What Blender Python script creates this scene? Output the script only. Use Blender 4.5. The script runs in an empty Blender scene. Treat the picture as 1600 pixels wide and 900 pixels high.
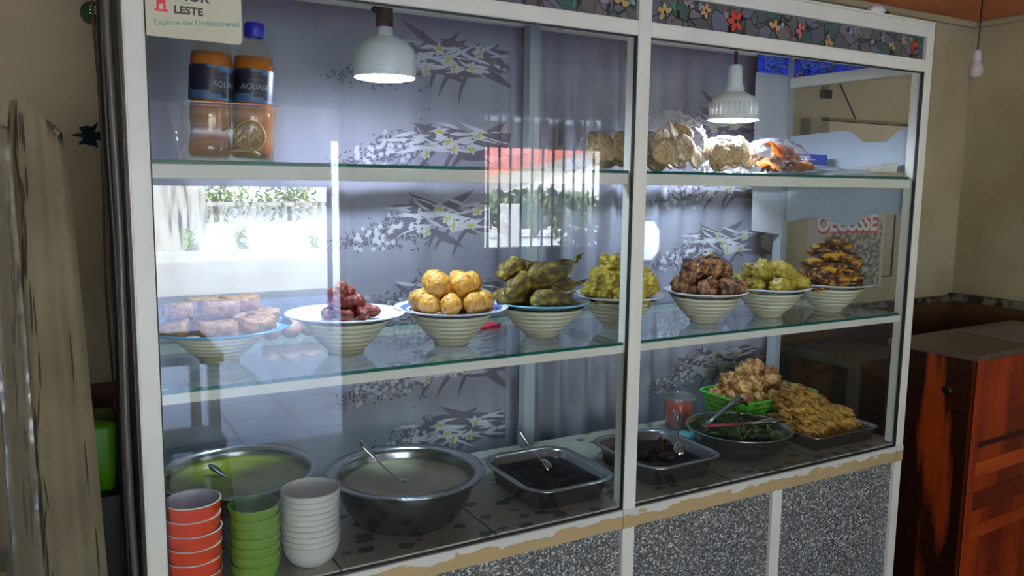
import bpy, bmesh, math, random
from mathutils import Vector, Matrix, noise
PI = math.pi
SC = bpy.context.scene
C = SC.collection
# ------------------------------------------------------------ camera
cd = bpy.data.cameras.new('camera'); cam = bpy.data.objects.new('camera', cd); C.objects.link(cam)
SC.camera = cam
cd.sensor_width = 36.0; cd.lens = 36.0 * 1269.62 / 1600.0; cd.clip_start = 0.02; cd.clip_end = 200
yw, pt, rl = math.radians(-29.7955), math.radians(-7.3955), math.radians(0.7727)
fw = Vector((-math.sin(yw) * math.cos(pt), math.cos(yw) * math.cos(pt), math.sin(pt)))
rt = Vector((math.cos(yw), math.sin(yw), 0)); up = rt.cross(fw)
R_ = math.cos(rl) * rt + math.sin(rl) * up; U_ = -math.sin(rl) * rt + math.cos(rl) * up
m3 = Matrix((R_, U_, -fw)).transposed()
cam.matrix_world = Matrix.Translation((-0.1377, -1.6898, 1.55)) @ m3.to_4x4()
# ------------------------------------------------------------ world, sun, exposure
SC.view_settings.view_transform = 'Standard'; SC.view_settings.look = 'None'
SC.view_settings.exposure = -0.02; SC.view_settings.gamma = 1.0; SC.view_settings.use_curve_mapping = False
SKY = 11.0; SUN = 110.0; LAMP = 230.0
w = bpy.data.worlds.new('sky'); SC.world = w; w.use_nodes = True
nt = w.node_tree; nt.nodes.clear()
o_ = nt.nodes.new('ShaderNodeOutputWorld'); b_ = nt.nodes.new('ShaderNodeBackground')
tc = nt.nodes.new('ShaderNodeTexCoord'); sx = nt.nodes.new('ShaderNodeSeparateXYZ'); cr = nt.nodes.new('ShaderNodeValToRGB')
nt.links.new(tc.outputs['Generated'], sx.inputs[0]); nt.links.new(sx.outputs[2], cr.inputs[0])
cr.color_ramp.elements[0].color = (0.90, 0.97, 0.95, 1); cr.color_ramp.elements[1].position = 0.6
cr.color_ramp.elements[1].color = (0.42, 0.62, 1.0, 1)
nt.links.new(cr.outputs[0], b_.inputs[0]); b_.inputs[1].default_value = SKY
nt.links.new(b_.outputs[0], o_.inputs[0])
sl = bpy.data.lights.new('sun', 'SUN'); sl.energy = SUN; sl.angle = 0.01; sl.color = (1.0, 0.97, 0.90)
so = bpy.data.objects.new('sun', sl); C.objects.link(so)
so.rotation_euler = Vector((0.25, -0.45, -0.86)).to_track_quat('-Z', 'Y').to_euler()
def portal(x0, x1, z0, z1, y):
    l = bpy.data.lights.new('portal', 'AREA'); l.shape = 'RECTANGLE'; l.size = x1 - x0; l.size_y = z1 - z0
    l.cycles.is_portal = True
    o = bpy.data.objects.new('portal', l); C.objects.link(o); o.location = ((x0 + x1) / 2, y, (z0 + z1) / 2)
    o.rotation_euler = Vector((0, 1, 0)).to_track_quat('-Z', 'Z').to_euler()
portal(-0.9, 1.39, 0.0, 1.95, -3.06); portal(2.29, 3.2, 1.12, 1.98, -3.06)
try:
    SC.cycles.use_denoising = True; SC.cycles.transparent_max_bounces = 40
    SC.cycles.max_bounces = 10; SC.cycles.diffuse_bounces = 5; SC.cycles.glossy_bounces = 5
    SC.cycles.sample_clamp_indirect = 8.0; SC.cycles.caustics_reflective = False; SC.cycles.caustics_refractive = False
except Exception: pass

# ------------------------------------------------------------ materials
def hexc(r, g, b):
    f = lambda c: (c / 255) / 12.92 if c / 255 <= 0.04045 else ((c / 255 + 0.055) / 1.055) ** 2.4
    return (f(r), f(g), f(b), 1)
def newmat(name):
    m = bpy.data.materials.new(name); m.use_nodes = True; n = m.node_tree; n.nodes.clear()
    out = n.nodes.new('ShaderNodeOutputMaterial'); return m, n, out
def mat(name, col, rough=0.6, metal=0.0, col2=None, scale=20, detail=4, bump=0.0, bscale=None, lo=0.35, hi=0.65, spec=0.5, coat=0.0, rnd=0.0, stretch=None, trans=0.0, col3=None):
    m, n, out = newmat(name); N = n.nodes.new; L = n.links.new
    p = N('ShaderNodeBsdfPrincipled'); L(p.outputs[0], out.inputs[0])
    p.inputs['Roughness'].default_value = rough; p.inputs['Metallic'].default_value = metal
    p.inputs['Specular IOR Level'].default_value = spec; p.inputs['Coat Weight'].default_value = coat
    p.inputs['Base Color'].default_value = col
    t = N('ShaderNodeTexCoord'); vec = t.outputs['Object']
    if stretch:
        mp = N('ShaderNodeMapping'); mp.inputs['Scale'].default_value = stretch; L(vec, mp.inputs[0]); vec = mp.outputs[0]
    if col2:
        nz = N('ShaderNodeTexNoise'); nz.inputs['Scale'].default_value = scale; nz.inputs['Detail'].default_value = detail
        L(vec, nz.inputs['Vector']); r = N('ShaderNodeValToRGB'); r.color_ramp.elements[0].position = lo; r.color_ramp.elements[1].position = hi
        r.color_ramp.elements[0].color = col; r.color_ramp.elements[1].color = col2
        if col3: e = r.color_ramp.elements.new((lo + hi) / 2); e.color = col3
        L(nz.outputs[0], r.inputs[0]); src = r.outputs[0]
        if rnd:
            oi = N('ShaderNodeObjectInfo'); hs = N('ShaderNodeHueSaturation'); mr = N('ShaderNodeMapRange')
            mr.inputs['To Min'].default_value = 1 - rnd; mr.inputs['To Max'].default_value = 1 + rnd
            L(oi.outputs['Random'], mr.inputs[0]); L(mr.outputs[0], hs.inputs['Value']); L(src, hs.inputs['Color']); src = hs.outputs[0]
        L(src, p.inputs['Base Color'])
    if bump:
        nb = N('ShaderNodeTexNoise'); nb.inputs['Scale'].default_value = bscale or scale * 2; nb.inputs['Detail'].default_value = 6
        L(vec, nb.inputs['Vector']); bp = N('ShaderNodeBump'); bp.inputs['Strength'].default_value = bump; bp.inputs['Distance'].default_value = 0.01
        L(nb.outputs[0], bp.inputs['Height']); L(bp.outputs[0], p.inputs['Normal'])
    if trans:
        tr = N('ShaderNodeBsdfTranslucent'); tr.inputs[0].default_value = col; mx = N('ShaderNodeMixShader'); mx.inputs[0].default_value = trans
        L(p.outputs[0], mx.inputs[1]); L(tr.outputs[0], mx.inputs[2]); L(mx.outputs[0], out.inputs[0])
    return m
def sheet(name, tint=(1, 1, 1, 1), f0=0.04, rough=0.0, body=0.0, bodycol=(1, 1, 1, 1), bump=0.0, bscale=30, gcol=(1, 1, 1, 1)):
    """clear glass or film: straight-through transparency plus a Schlick reflection on every face"""
    m, n, out = newmat(name); N = n.nodes.new; L = n.links.new
    lw = N('ShaderNodeLayerWeight'); lw.inputs[0].default_value = 0.5
    pw = N('ShaderNodeMath'); pw.operation = 'POWER'; pw.inputs[1].default_value = 5; L(lw.outputs['Facing'], pw.inputs[0])
    ma = N('ShaderNodeMath'); ma.operation = 'MULTIPLY_ADD'; ma.inputs[1].default_value = 1 - f0; ma.inputs[2].default_value = f0; L(pw.outputs[0], ma.inputs[0])
    t = N('ShaderNodeBsdfTransparent'); t.inputs[0].default_value = tint; g = N('ShaderNodeBsdfGlossy'); g.inputs['Roughness'].default_value = rough; g.inputs[0].default_value = gcol
    base = t.outputs[0]
    if body:
        d = N('ShaderNodeBsdfDiffuse'); d.inputs[0].default_value = bodycol; m2 = N('ShaderNodeMixShader'); m2.inputs[0].default_value = body
        L(t.outputs[0], m2.inputs[1]); L(d.outputs[0], m2.inputs[2]); base = m2.outputs[0]
    if bump:
        tc = N('ShaderNodeTexCoord'); nb = N('ShaderNodeTexNoise'); nb.inputs['Scale'].default_value = bscale; nb.inputs['Detail'].default_value = 2
        L(tc.outputs['Object'], nb.inputs['Vector']); bp = N('ShaderNodeBump'); bp.inputs['Strength'].default_value = bump; bp.inputs['Distance'].default_value = 0.02
        L(nb.outputs[0], bp.inputs['Height']); L(bp.outputs[0], g.inputs['Normal'])
    mx = N('ShaderNodeMixShader'); L(ma.outputs[0], mx.inputs[0]); L(base, mx.inputs[1]); L(g.outputs[0], mx.inputs[2]); L(mx.outputs[0], out.inputs[0])
    return m
def emit(name, col, s):
    m, n, out = newmat(name); e = n.nodes.new('ShaderNodeEmission'); e.inputs[0].default_value = col; e.inputs[1].default_value = s
    n.links.new(e.outputs[0], out.inputs[0]); return m
def radial(name, stops, rough=0.25):
    """constant colour rings by distance from the object's own axis"""
    m, n, out = newmat(name); N = n.nodes.new; L = n.links.new
    p = N('ShaderNodeBsdfPrincipled'); p.inputs['Roughness'].default_value = rough; L(p.outputs[0], out.inputs[0])
    t = N('ShaderNodeTexCoord'); s = N('ShaderNodeSeparateXYZ'); cx = N('ShaderNodeCombineXYZ'); v = N('ShaderNodeVectorMath'); v.operation = 'LENGTH'
    L(t.outputs['Object'], s.inputs[0]); L(s.outputs[0], cx.inputs[0]); L(s.outputs[1], cx.inputs[1]); L(cx.outputs[0], v.inputs[0])
    mu = N('ShaderNodeMath'); mu.operation = 'MULTIPLY'; mu.inputs[1].default_value = 5.0; L(v.outputs['Value'], mu.inputs[0])
    r = N('ShaderNodeValToRGB'); r.color_ramp.interpolation = 'CONSTANT'
    r.color_ramp.elements[0].color = stops[0][1]; r.color_ramp.elements[1].position = stops[1][0] * 5; r.color_ramp.elements[1].color = stops[1][1]
    for q, c in stops[2:]: e = r.color_ramp.elements.new(q * 5); e.color = c
    L(mu.outputs[0], r.inputs[0]); L(r.outputs[0], p.inputs['Base Color']); return m
M = {}
M['alu'] = mat('white_powder_coated_aluminium', hexc(230, 229, 212), 0.35, col2=hexc(220, 219, 202), scale=6)
M['alu_in'] = mat('grey_aluminium', hexc(160, 166, 170), 0.4)  # greyer than the front frame; used on the rear posts
M['gasket'] = mat('black_rubber', hexc(22, 22, 24), 0.6)
M['glass'] = sheet('clear_glass', (0.985, 0.995, 0.99, 1), 0.046)
M['shelf_glass'] = sheet('greenish_shelf_glass', (0.93, 0.98, 0.965, 1), 0.045)
M['side_glass'] = sheet('side_glass', (0.97, 0.985, 0.98, 1), 0.02)
M['glass_edge'] = mat('green_glass_edge', hexc(20, 92, 82), 0.15)
M['wall'] = mat('cream_painted_wall', hexc(172, 163, 134), 0.8, col2=hexc(150, 140, 112), scale=2.2, bump=0.05, bscale=40)
M['wall_dim'] = mat('dim_stained_cream_wall', hexc(168, 160, 128), 0.8, col2=hexc(134, 124, 92), scale=1.6, bump=0.05, bscale=40)  # darker copy of the wall cream; the weaker light is put into the colour
M['wains'] = mat('brown_painted_dado', hexc(96, 64, 38), 0.55, col2=hexc(76, 50, 30), scale=3)
M['ceil'] = mat('orange_brown_ceiling', hexc(214, 120, 66), 0.6, col2=hexc(198, 106, 56), scale=2)
M['dark'] = mat('black_plastic', hexc(25, 24, 24), 0.45)
M['white_pl'] = mat('white_lamp_plastic', hexc(225, 225, 222), 0.35)
M['led'] = emit('led_light', (0.68, 0.78, 1.0, 1), LAMP)
M['curtain'] = mat('white_curtain_cloth', hexc(158, 158, 170), 0.85, col2=hexc(148, 148, 162), scale=3, trans=0.18)
M['print_grey'] = mat('grey_curtain_print', hexc(104, 98, 108), 0.9)
M['print_white'] = mat('white_curtain_print', hexc(184, 184, 192), 0.9)
M['print_yellow'] = mat('yellow_curtain_print', hexc(172, 165, 92), 0.9)
M['steel'] = mat('brushed_stainless_steel', hexc(176, 178, 178), 0.24, 1.0)
M['steel_b'] = mat('polished_stainless_steel', hexc(210, 210, 212), 0.14, 1.0)
M['bowl'] = mat('cream_melamine', hexc(212, 208, 182), 0.35, col2=hexc(198, 194, 166), scale=12)
M['tile'] = None
def brick(name, c1, c2, cm, sc, w_, h_, ms, rough=0.3, offset=0.0, bump=0):
    m, n, out = newmat(name); N = n.nodes.new; L = n.links.new
    p = N('ShaderNodeBsdfPrincipled'); p.inputs['Specular IOR Level'].default_value = .2; p.inputs['Roughness'].default_value = rough; L(p.outputs[0], out.inputs[0])
    t = N('ShaderNodeTexCoord'); b = N('ShaderNodeTexBrick'); L(t.outputs['Object'], b.inputs['Vector']); b.offset = offset
    b.inputs['Color1'].default_value = c1; b.inputs['Color2'].default_value = c2; b.inputs['Mortar'].default_value = cm
    b.inputs['Scale'].default_value = sc; b.inputs['Mortar Size'].default_value = ms; b.inputs['Brick Width'].default_value = w_; b.inputs['Row Height'].default_value = h_
    L(b.outputs['Color'], p.inputs['Base Color']); return m
M['tile'] = brick('sky_tinted_floor_tiles', hexc(172, 196, 240), hexc(160, 186, 236), hexc(45, 48, 56), 1.0, 0.4, 0.4, 0.010, 0.3)  # blue sky reflection on the pale porch tiles is put into their colour
def speckle(name):
    m, n, out = newmat(name); N = n.nodes.new; L = n.links.new
    p = N('ShaderNodeBsdfPrincipled'); p.inputs['Roughness'].default_value = 0.35; L(p.outputs[0], out.inputs[0])
    t = N('ShaderNodeTexCoord'); v = N('ShaderNodeTexVoronoi'); v.inputs['Scale'].default_value = 240; L(t.outputs['Object'], v.inputs['Vector'])
    s = N('ShaderNodeSeparateColor'); L(v.outputs['Color'], s.inputs[0]); r = N('ShaderNodeValToRGB'); r.color_ramp.interpolation = 'CONSTANT'
    r.color_ramp.elements[0].color = hexc(62, 64, 62); e = r.color_ramp.elements; e[1].position = 0.3; e[1].color = hexc(100, 102, 100)
    for q, c in ((0.62, hexc(128, 129, 126)), (0.84, hexc(205, 205, 198))): x = e.new(q); x.color = c
    L(s.outputs[0], r.inputs[0]); L(r.outputs[0], p.inputs['Base Color']); return m
M['speckle'] = speckle('speckled_granite_sheet')
def decktile(name):
    m, n, out = newmat(name); N = n.nodes.new; L = n.links.new
    p = N('ShaderNodeBsdfPrincipled'); p.inputs['Roughness'].default_value = 0.3; L(p.outputs[0], out.inputs[0])
    t = N('ShaderNodeTexCoord'); mp = N('ShaderNodeMapping'); mp.inputs['Scale'].default_value = (1, 1.4, 1); L(t.outputs['Object'], mp.inputs[0])
    v = N('ShaderNodeTexVoronoi'); v.inputs['Scale'].default_value = 15; v.inputs['Randomness'].default_value = 0.8; L(mp.outputs[0], v.inputs['Vector'])
    nz = N('ShaderNodeTexNoise'); nz.inputs['Scale'].default_value = 45; L(t.outputs['Object'], nz.inputs['Vector'])
    ad = N('ShaderNodeMath'); ad.operation = 'MULTIPLY_ADD'; ad.inputs[1].default_value = 0.5; L(nz.outputs[0], ad.inputs[0]); L(v.outputs['Distance'], ad.inputs[2])
    r = N('ShaderNodeValToRGB'); r.color_ramp.elements[0].position = 0.55; r.color_ramp.elements[0].color = hexc(100, 100, 90)
    r.color_ramp.elements[1].position = 0.60; r.color_ramp.elements[1].color = hexc(172, 170, 154); L(ad.outputs[0], r.inputs[0])
    b = N('ShaderNodeTexBrick'); b.offset = 0; b.inputs['Scale'].default_value = 1; b.inputs['Brick Width'].default_value = 0.4; b.inputs['Row Height'].default_value = 0.7
    b.inputs['Mortar Size'].default_value = 0.003; b.inputs['Mortar'].default_value = hexc(60, 58, 55); L(t.outputs['Object'], b.inputs['Vector'])
    L(r.outputs[0], b.inputs['Color1']); L(r.outputs[0], b.inputs['Color2']); L(b.outputs['Color'], p.inputs['Base Color']); return m
M['deck'] = decktile('leaf_printed_deck_tile')
def sillmat(name):
    m, n, out = newmat(name); N = n.nodes.new; L = n.links.new
    p = N('ShaderNodeBsdfPrincipled'); p.inputs['Roughness'].default_value = 0.55; L(p.outputs[0], out.inputs[0])
    t = N('ShaderNodeTexCoord'); s = N('ShaderNodeSeparateXYZ'); L(t.outputs['Object'], s.inputs[0])
    mp = N('ShaderNodeMapping'); mp.inputs['Scale'].default_value = (1, 1, 3); L(t.outputs['Object'], mp.inputs[0])
    nz = N('ShaderNodeTexNoise'); nz.inputs['Scale'].default_value = 14; nz.inputs['Detail'].default_value = 8; L(mp.outputs[0], nz.inputs['Vector'])
    a = N('ShaderNodeMath'); a.operation = 'MULTIPLY_ADD'; a.inputs[1].default_value = 14; L(s.outputs[2], a.inputs[0]); L(nz.outputs[0], a.inputs[2])
    r = N('ShaderNodeValToRGB'); r.color_ramp.elements[0].position = 0.60; r.color_ramp.elements[0].color = hexc(176, 152, 106)
    r.color_ramp.elements[1].position = 0.64; r.color_ramp.elements[1].color = hexc(206, 205, 194); L(a.outputs[0], r.inputs[0]); L(r.outputs[0], p.inputs['Base Color']); return m
M['sill'] = sillmat('peeling_painted_sill')

# ------------------------------------------------------------ mesh helpers
def link(name, bm, m, parent=None, smooth=False, loc=None, rot=None, bevel=0.0):
    me = bpy.data.meshes.new(name); bmesh.ops.recalc_face_normals(bm, faces=bm.faces); bm.to_mesh(me); bm.free()
    for x in (m if isinstance(m, (list, tuple)) else [m]): me.materials.append(x)
    if smooth:
        for p in me.polygons: p.use_smooth = True
    o = bpy.data.objects.new(name, me); C.objects.link(o)
    if parent is not None: o.parent = parent
    if loc is not None: o.location = loc
    if rot is not None: o.rotation_euler = rot
    if bevel:
        b = o.modifiers.new('bevel', 'BEVEL'); b.width = bevel; b.segments = 2; b.limit_method = 'ANGLE'
    return o
def tag(o, label=None, cat=None, group=None, kind=None):
    if label: o['label'] = label
    if cat: o['category'] = cat
    if group: o['group'] = group
    if kind: o['kind'] = kind
    return o
def thing(name, label, cat, loc=(0, 0, 0), rz=0, group=None):
    o = bpy.data.objects.new(name, None); C.objects.link(o); o.location = loc; o.rotation_euler = (0, 0, rz); o.empty_display_size = 0.05
    return tag(o, label, cat, group)
def box(bm, x0, x1, y0, y1, z0, z1, mi=0):
    vs = [bm.verts.new(p) for p in ((x0, y0, z0), (x1, y0, z0), (x1, y1, z0), (x0, y1, z0), (x0, y0, z1), (x1, y0, z1), (x1, y1, z1), (x0, y1, z1))]
    fs = []
    for f in ((0, 3, 2, 1), (4, 5, 6, 7), (0, 1, 5, 4), (1, 2, 6, 5), (2, 3, 7, 6), (3, 0, 4, 7)):
        q = bm.faces.new([vs[i] for i in f]); q.material_index = mi; fs.append(q)
    return vs
def bx(*a, mi=0):
    bm = bmesh.new(); box(bm, *a, mi=mi); return bm
def lathe(bm, prof, n=48, mi=0, close=False, cx=0, cy=0):
    rings = []
    for r, z in prof:
        if r < 1e-6: rings.append([bm.verts.new((cx, cy, z))])
        else: rings.append([bm.verts.new((cx + r * math.cos(2 * PI * k / n), cy + r * math.sin(2 * PI * k / n), z)) for k in range(n)])
    for a, b in zip(rings, rings[1:]):
        for k in range(n):
            k2 = (k + 1) % n
            if len(a) == 1 and len(b) == 1: continue
            if len(a) == 1: f = bm.faces.new((a[0], b[k2], b[k]))
            elif len(b) == 1: f = bm.faces.new((a[k], a[k2], b[0]))
            else: f = bm.faces.new((a[k], a[k2], b[k2], b[k]))
            f.material_index = mi
    return rings
def tube(bm, pts, r, n=8, mi=0, flat=1.0, cap=True):
    pts = [Vector(p) for p in pts]; rr = r if isinstance(r, (list, tuple)) else [r] * len(pts); rings = []
    prev = None
    for i, p in enumerate(pts):
        t = (pts[min(i + 1, len(pts) - 1)] - pts[max(i - 1, 0)]).normalized()
        a = prev if prev is not None else (Vector((0, 0, 1)) if abs(t.z) < 0.9 else Vector((1, 0, 0)))
        s = t.cross(a).normalized(); a = s.cross(t).normalized(); prev = a
        rings.append([bm.verts.new(p + s * rr[i] * math.cos(2 * PI * k / n) + a * rr[i] * flat * math.sin(2 * PI * k / n)) for k in range(n)])
    for A, B in zip(rings, rings[1:]):
        for k in range(n): f = bm.faces.new((A[k], A[(k + 1) % n], B[(k + 1) % n], B[k])); f.material_index = mi
    if cap:
        for q in (rings[0][::-1], rings[-1]): f = bm.faces.new(q); f.material_index = mi
def fbm(p, s, seed=0): return noise.fractal(Vector(p) * s + Vector((seed * 7.3, seed * 3.1, seed * 5.7)), 1.0, 2.0, 4)
def blob(sx, sy, sz, amp=0.15, fs=2.0, seed=0, sub=3, fn=None, ridg=0.0, hf=1.0):
    bm = bmesh.new(); bmesh.ops.create_icosphere(bm, subdivisions=sub, radius=1)
    for v in bm.verts:
        d = v.co.copy(); k = 1 + amp * fbm(d, fs, seed)
        if sub >= 4 and amp > 0: k += hf * .055 * noise.noise(d * fs * 5 + Vector((3, seed, 1))) + hf * .03 * noise.noise(d * fs * 11 + Vector((seed, 3, 1)))
        if ridg: k += ridg * (abs(noise.noise(d * fs * 2.5 + Vector((seed, 1, 2)))) - 0.2)
        q = Vector((d.x * sx * k, d.y * sy * k, d.z * sz * k))
        v.co = fn(q, d) if fn else q
    return bm
def rrect(w_, d_, r, z, n=6):
    out = []
    for (cx, cy, a0) in ((w_ / 2 - r, d_ / 2 - r, 0), (-w_ / 2 + r, d_ / 2 - r, PI / 2), (-w_ / 2 + r, -d_ / 2 + r, PI), (w_ / 2 - r, -d_ / 2 + r, 1.5 * PI)):
        for k in range(n + 1):
            a = a0 + PI / 2 * k / n; out.append((cx + r * math.cos(a), cy + r * math.sin(a), z))
    return out
def loft(bm, loops, cap0=False, cap1=False, mi=0):
    R = [[bm.verts.new(p) for p in l] for l in loops]; n = len(R[0])
    for a, b in zip(R, R[1:]):
        for k in range(n): f = bm.faces.new((a[k], a[(k + 1) % n], b[(k + 1) % n], b[k])); f.material_index = mi
    if cap0: bm.faces.new(R[0][::-1]).material_index = mi
    if cap1: bm.faces.new(R[-1]).material_index = mi
    return R
def text_bm(s, size, ext=0.0004, align='CENTER', shear=0.0, spacing=1.0, bold=0.0):
    cu = bpy.data.curves.new('t', 'FONT'); cu.body = s; cu.size = size; cu.extrude = ext; cu.align_x = align; cu.align_y = 'CENTER'; cu.shear = shear
    cu.space_character = spacing; cu.offset = bold; cu.resolution_u = 3
    o = bpy.data.objects.new('t', cu); C.objects.link(o); dg = bpy.context.evaluated_depsgraph_get(); me = bpy.data.meshes.new_from_object(o.evaluated_get(dg))
    bm = bmesh.new(); bm.from_mesh(me); bpy.data.objects.remove(o); bpy.data.meshes.remove(me); bpy.data.curves.remove(cu); return bm
def xf(bm, mtx):
    bmesh.ops.transform(bm, matrix=mtx, verts=bm.verts); return bm
RX90 = Matrix.Rotation(PI / 2, 4, 'X')
def struct(name, bm, m, parent=None, bevel=0.0):
    o = link(name, bm, m, parent, bevel=bevel)
    if parent is None: o['kind'] = 'structure'
    return o

# ------------------------------------------------------------ the room
CE = 2.36; YB = 0.78; XRW = 3.88; XLW = -2.2; YF = -2.9
M['floor_in'] = brick('dim_indoor_floor_tiles', hexc(92, 88, 82), hexc(84, 80, 74), hexc(40, 38, 36), 1.0, 0.4, 0.4, 0.008, 0.4)  # darker than the porch tiles; indoor shade is put into the colour
struct('floor', bx(XLW - .15, XRW + .15, YF - .15, YB + .15, -.12, 0), M['floor_in'])
struct('floor', bx(-3, 9.5, -9.0, YF - .15, -.12, 0), M['tile'])
struct('ceiling', bx(XLW - .15, XRW + .15, YF - .15, YB + .15, CE, CE + .12), M['ceil'])
struct('wall_back', bx(XLW, XRW, YB, YB + .15, 0, CE), M['wall'])
struct('wall_right', bx(XRW, XRW + .15, YF - .15, YB + .15, 0, CE), M['wall_dim'])
struct('wall_left', bx(XLW - .15, XLW, YF - .15, YB + .15, 0, CE), M['wall_dim'])
WX = (2.29, 3.20, 1.12, 1.98)
bm = bmesh.new()
box(bm, XLW, -.9, YF - .15, YF, 0, CE); box(bm, -.9, 1.39, YF - .15, YF, 1.95, CE); box(bm, 1.39, WX[0], YF - .15, YF, 0, CE)
box(bm, WX[0], WX[1], YF - .15, YF, 0, WX[2]); box(bm, WX[0], WX[1], YF - .15, YF, WX[3], CE); 
# wall right of the window; its octagonal opening is added for a bright reflection
hx, hz, hr = 3.615, 1.145, 0.14
for (a, b, c, d) in ((WX[1], hx - hr, 0, CE), (hx + hr, XRW, 0, CE), (hx - hr, hx + hr, 0, hz - hr), (hx - hr, hx + hr, hz + hr, CE)): box(bm, a, b, YF - .03, YF, c, d)
for sx_ in (-1, 1):
    for sz_ in (-1, 1):
        c = hr * 0.45; pts = [(hx + sx_ * hr, hz + sz_ * hr), (hx + sx_ * (hr - c), hz + sz_ * hr), (hx + sx_ * hr, hz + sz_ * (hr - c))]
        loft(bm, [[(x, y, z) for x, z in pts] for y in (YF - .03, YF)], True, True)
struct('wall_front', bm, M['wall_dim'])
for i, (p0, p1) in enumerate((((XRW - .02, XRW, YF, YB), 0), ((XLW, XRW, YB - .02, YB), 0))):
    struct('trim_%d' % (i + 1), bx(*p0, 0.0, .985), M['wains'])
M['trimd'] = mat('chipped_dado_border', hexc(120, 112, 98), 0.5, col2=hexc(45, 38, 32), scale=16, lo=.45, hi=.55)
struct('trim_3', bx(XRW - .035, XRW, YF, YB, .985, 1.022), M['trimd'], bevel=.003)
struct('trim_4', bx(2.45, XRW, YB - .03, YB, .985, 1.01), M['trimd'])
cn = bmesh.new(); box(cn, XLW, XRW, YB - .03, YB, CE - .03, CE)
struct('trim_5', cn, M['wall'], bevel=.008)
struct('trim_6', bx(XRW - .03, XRW, YF, YB, CE - .03, CE), M['wall'], bevel=.008)
# door frame and window
door = struct('door_1', bx(-.95, -.9, YF - .17, YF + .02, 0, 1.98), M['wains'])
link('door_jamb', bx(1.39, 1.43, YF - .17, YF + .02, 0, 1.98), M['wains'], door)
link('door_lintel', bx(-.95, 1.43, YF - .17, YF + .02, 1.95, 2.0), M['wains'], door)
win = struct('window_1', bx(WX[0] - .03, WX[1] + .03, YF - .02, YF + .03, WX[2] - .04, WX[2]), M['wall'])
link('window_head', bx(WX[0] - .03, WX[1] + .3, YF, YF + .03, WX[3], WX[3] + .04), M['wall'], win)
bm = bmesh.new()
for k in range(11): x = WX[0] + .06 + .083 * k; tube(bm, [(x, YF - .07, WX[2]), (x, YF - .07, WX[3])], .0085, 8)
link('window_bars', bm, M['gasket'], win)
bm = bmesh.new()
for k in range(6): x = WX[0] + .14 + .13 * k; box(bm, x, x + .055, YF + .01, YF + .03, 1.80, 1.96)
link('window_slats', bm, M['wall'], win)
for (x0, x1, z0, z1, lab) in ((2.70, 3.0, 2.11, 2.34, 'framed notice above the barred window, nearer the doorway'), (3.08, 3.35, 2.05, 2.34, 'framed notice above the barred window, farther from the doorway')):
    f = tag(link('framed_notice', bx(x0, x1, YF, YF + .015, z0, z1), mat('frame_wood', hexc(150, 140, 120), .5), bevel=.003), lab, 'picture')
    link('paper', bx(x0 + .02, x1 - .02, YF + .015, YF + .017, z0 + .02, z1 - .02), mat('notice_paper', hexc(215, 212, 205), .8), f)
M['white_conc'] = mat('whitewashed_concrete', hexc(228, 226, 218), .9, col2=hexc(170, 165, 150), scale=3, lo=.6, hi=.8)
# porch
struct('trim_7', bx(-3, 9.5, -8.55, YF - .15, 2.40, 2.5), M['white_conc']); struct('trim_8', bx(-3, 9.5, -8.56, -8.5, 2.04, 2.45), M['wains'])
tag(link('awning', bx(.2, 2.97, -8.5, -8.49, 1.46, 2.04), mat('green_and_red_tarpaulin', hexc(60, 80, 60), .7, col2=hexc(130, 70, 60), scale=2, trans=.35)), 'dark green and red awning hanging from the porch edge above the street', 'awning')
M['post'] = mat('grey_painted_post', hexc(110, 112, 115), .5)
bm = bmesh.new(); tube(bm, [(3.0, -8.5, 0), (3.0, -8.5, 2.05)], .035, 12)
tag(link('porch_post', bm, M['post'], smooth=True), 'thin grey porch post beside the end of the awning', 'post')
# ------------------------------------------------------------ the street behind the camera
M['road'] = mat('sunlit_concrete_road', hexc(205, 200, 188), .9, col2=hexc(180, 172, 158), scale=.9, bump=.1, bscale=6)
M['conc'] = mat('weathered_white_concrete', hexc(215, 212, 202), .9, col2=hexc(62, 58, 52), scale=2.6, detail=8, lo=.44, hi=.62, stretch=(4, 4, .45))
tag(link('ground', bx(-30, 40, -45, -9.0, -.15, -.02), M['road']), kind='structure')
tag(link('ground_kerb', bx(-30, 40, -17.5, -14.6, -.02, .08), M['white_conc']), kind='structure')
struct('wall_street', bx(1.0, 2.72, -16.3, -16.0, 0.08, 1.42), M['conc'])
def balustrade():
    t = thing('balustrade', 'whitewashed concrete balustrade across the street with turned balusters', 'fence', (0, 0, 0))
    link('plinth', bx(2.72, 5.34, -16.25, -16.0, .08, .64), M['white_conc'], t); link('coping', bx(2.72, 5.34, -16.3, -15.95, .98, 1.06), M['conc'], t)
    p = None
    for k in range(14):
        if p is None:
            bm = bmesh.new(); lathe(bm, [(.05, 0), (.05, .04), (.03, .05), (.06, .13), (.028, .24), (.045, .30), (.05, .34)], 10); p = link('baluster', bm, M['white_conc'], t, True, (2.84, -16.1, .64))
        else:
            o = p.copy(); C.objects.link(o); o.parent = t; o.location = (2.84 + .19 * k, -16.1, .64)
balustrade()
tag(link('gate_pillar', bx(5.36, 5.6, -15.9, -15.66, .08, 2.7), M['white_conc'], bevel=.01), 'tall white square pillar across the street by the balustrade', 'pillar')
M['leaf'] = mat('street_foliage', hexc(70, 105, 30), .7, col2=hexc(170, 190, 70), scale=5, trans=.3)
M['leafd'] = mat('dark_foliage', hexc(22, 38, 18), .7, col2=hexc(60, 85, 30), scale=3)  # darker copy of the street foliage; the hedge's shade is in the colour
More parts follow.
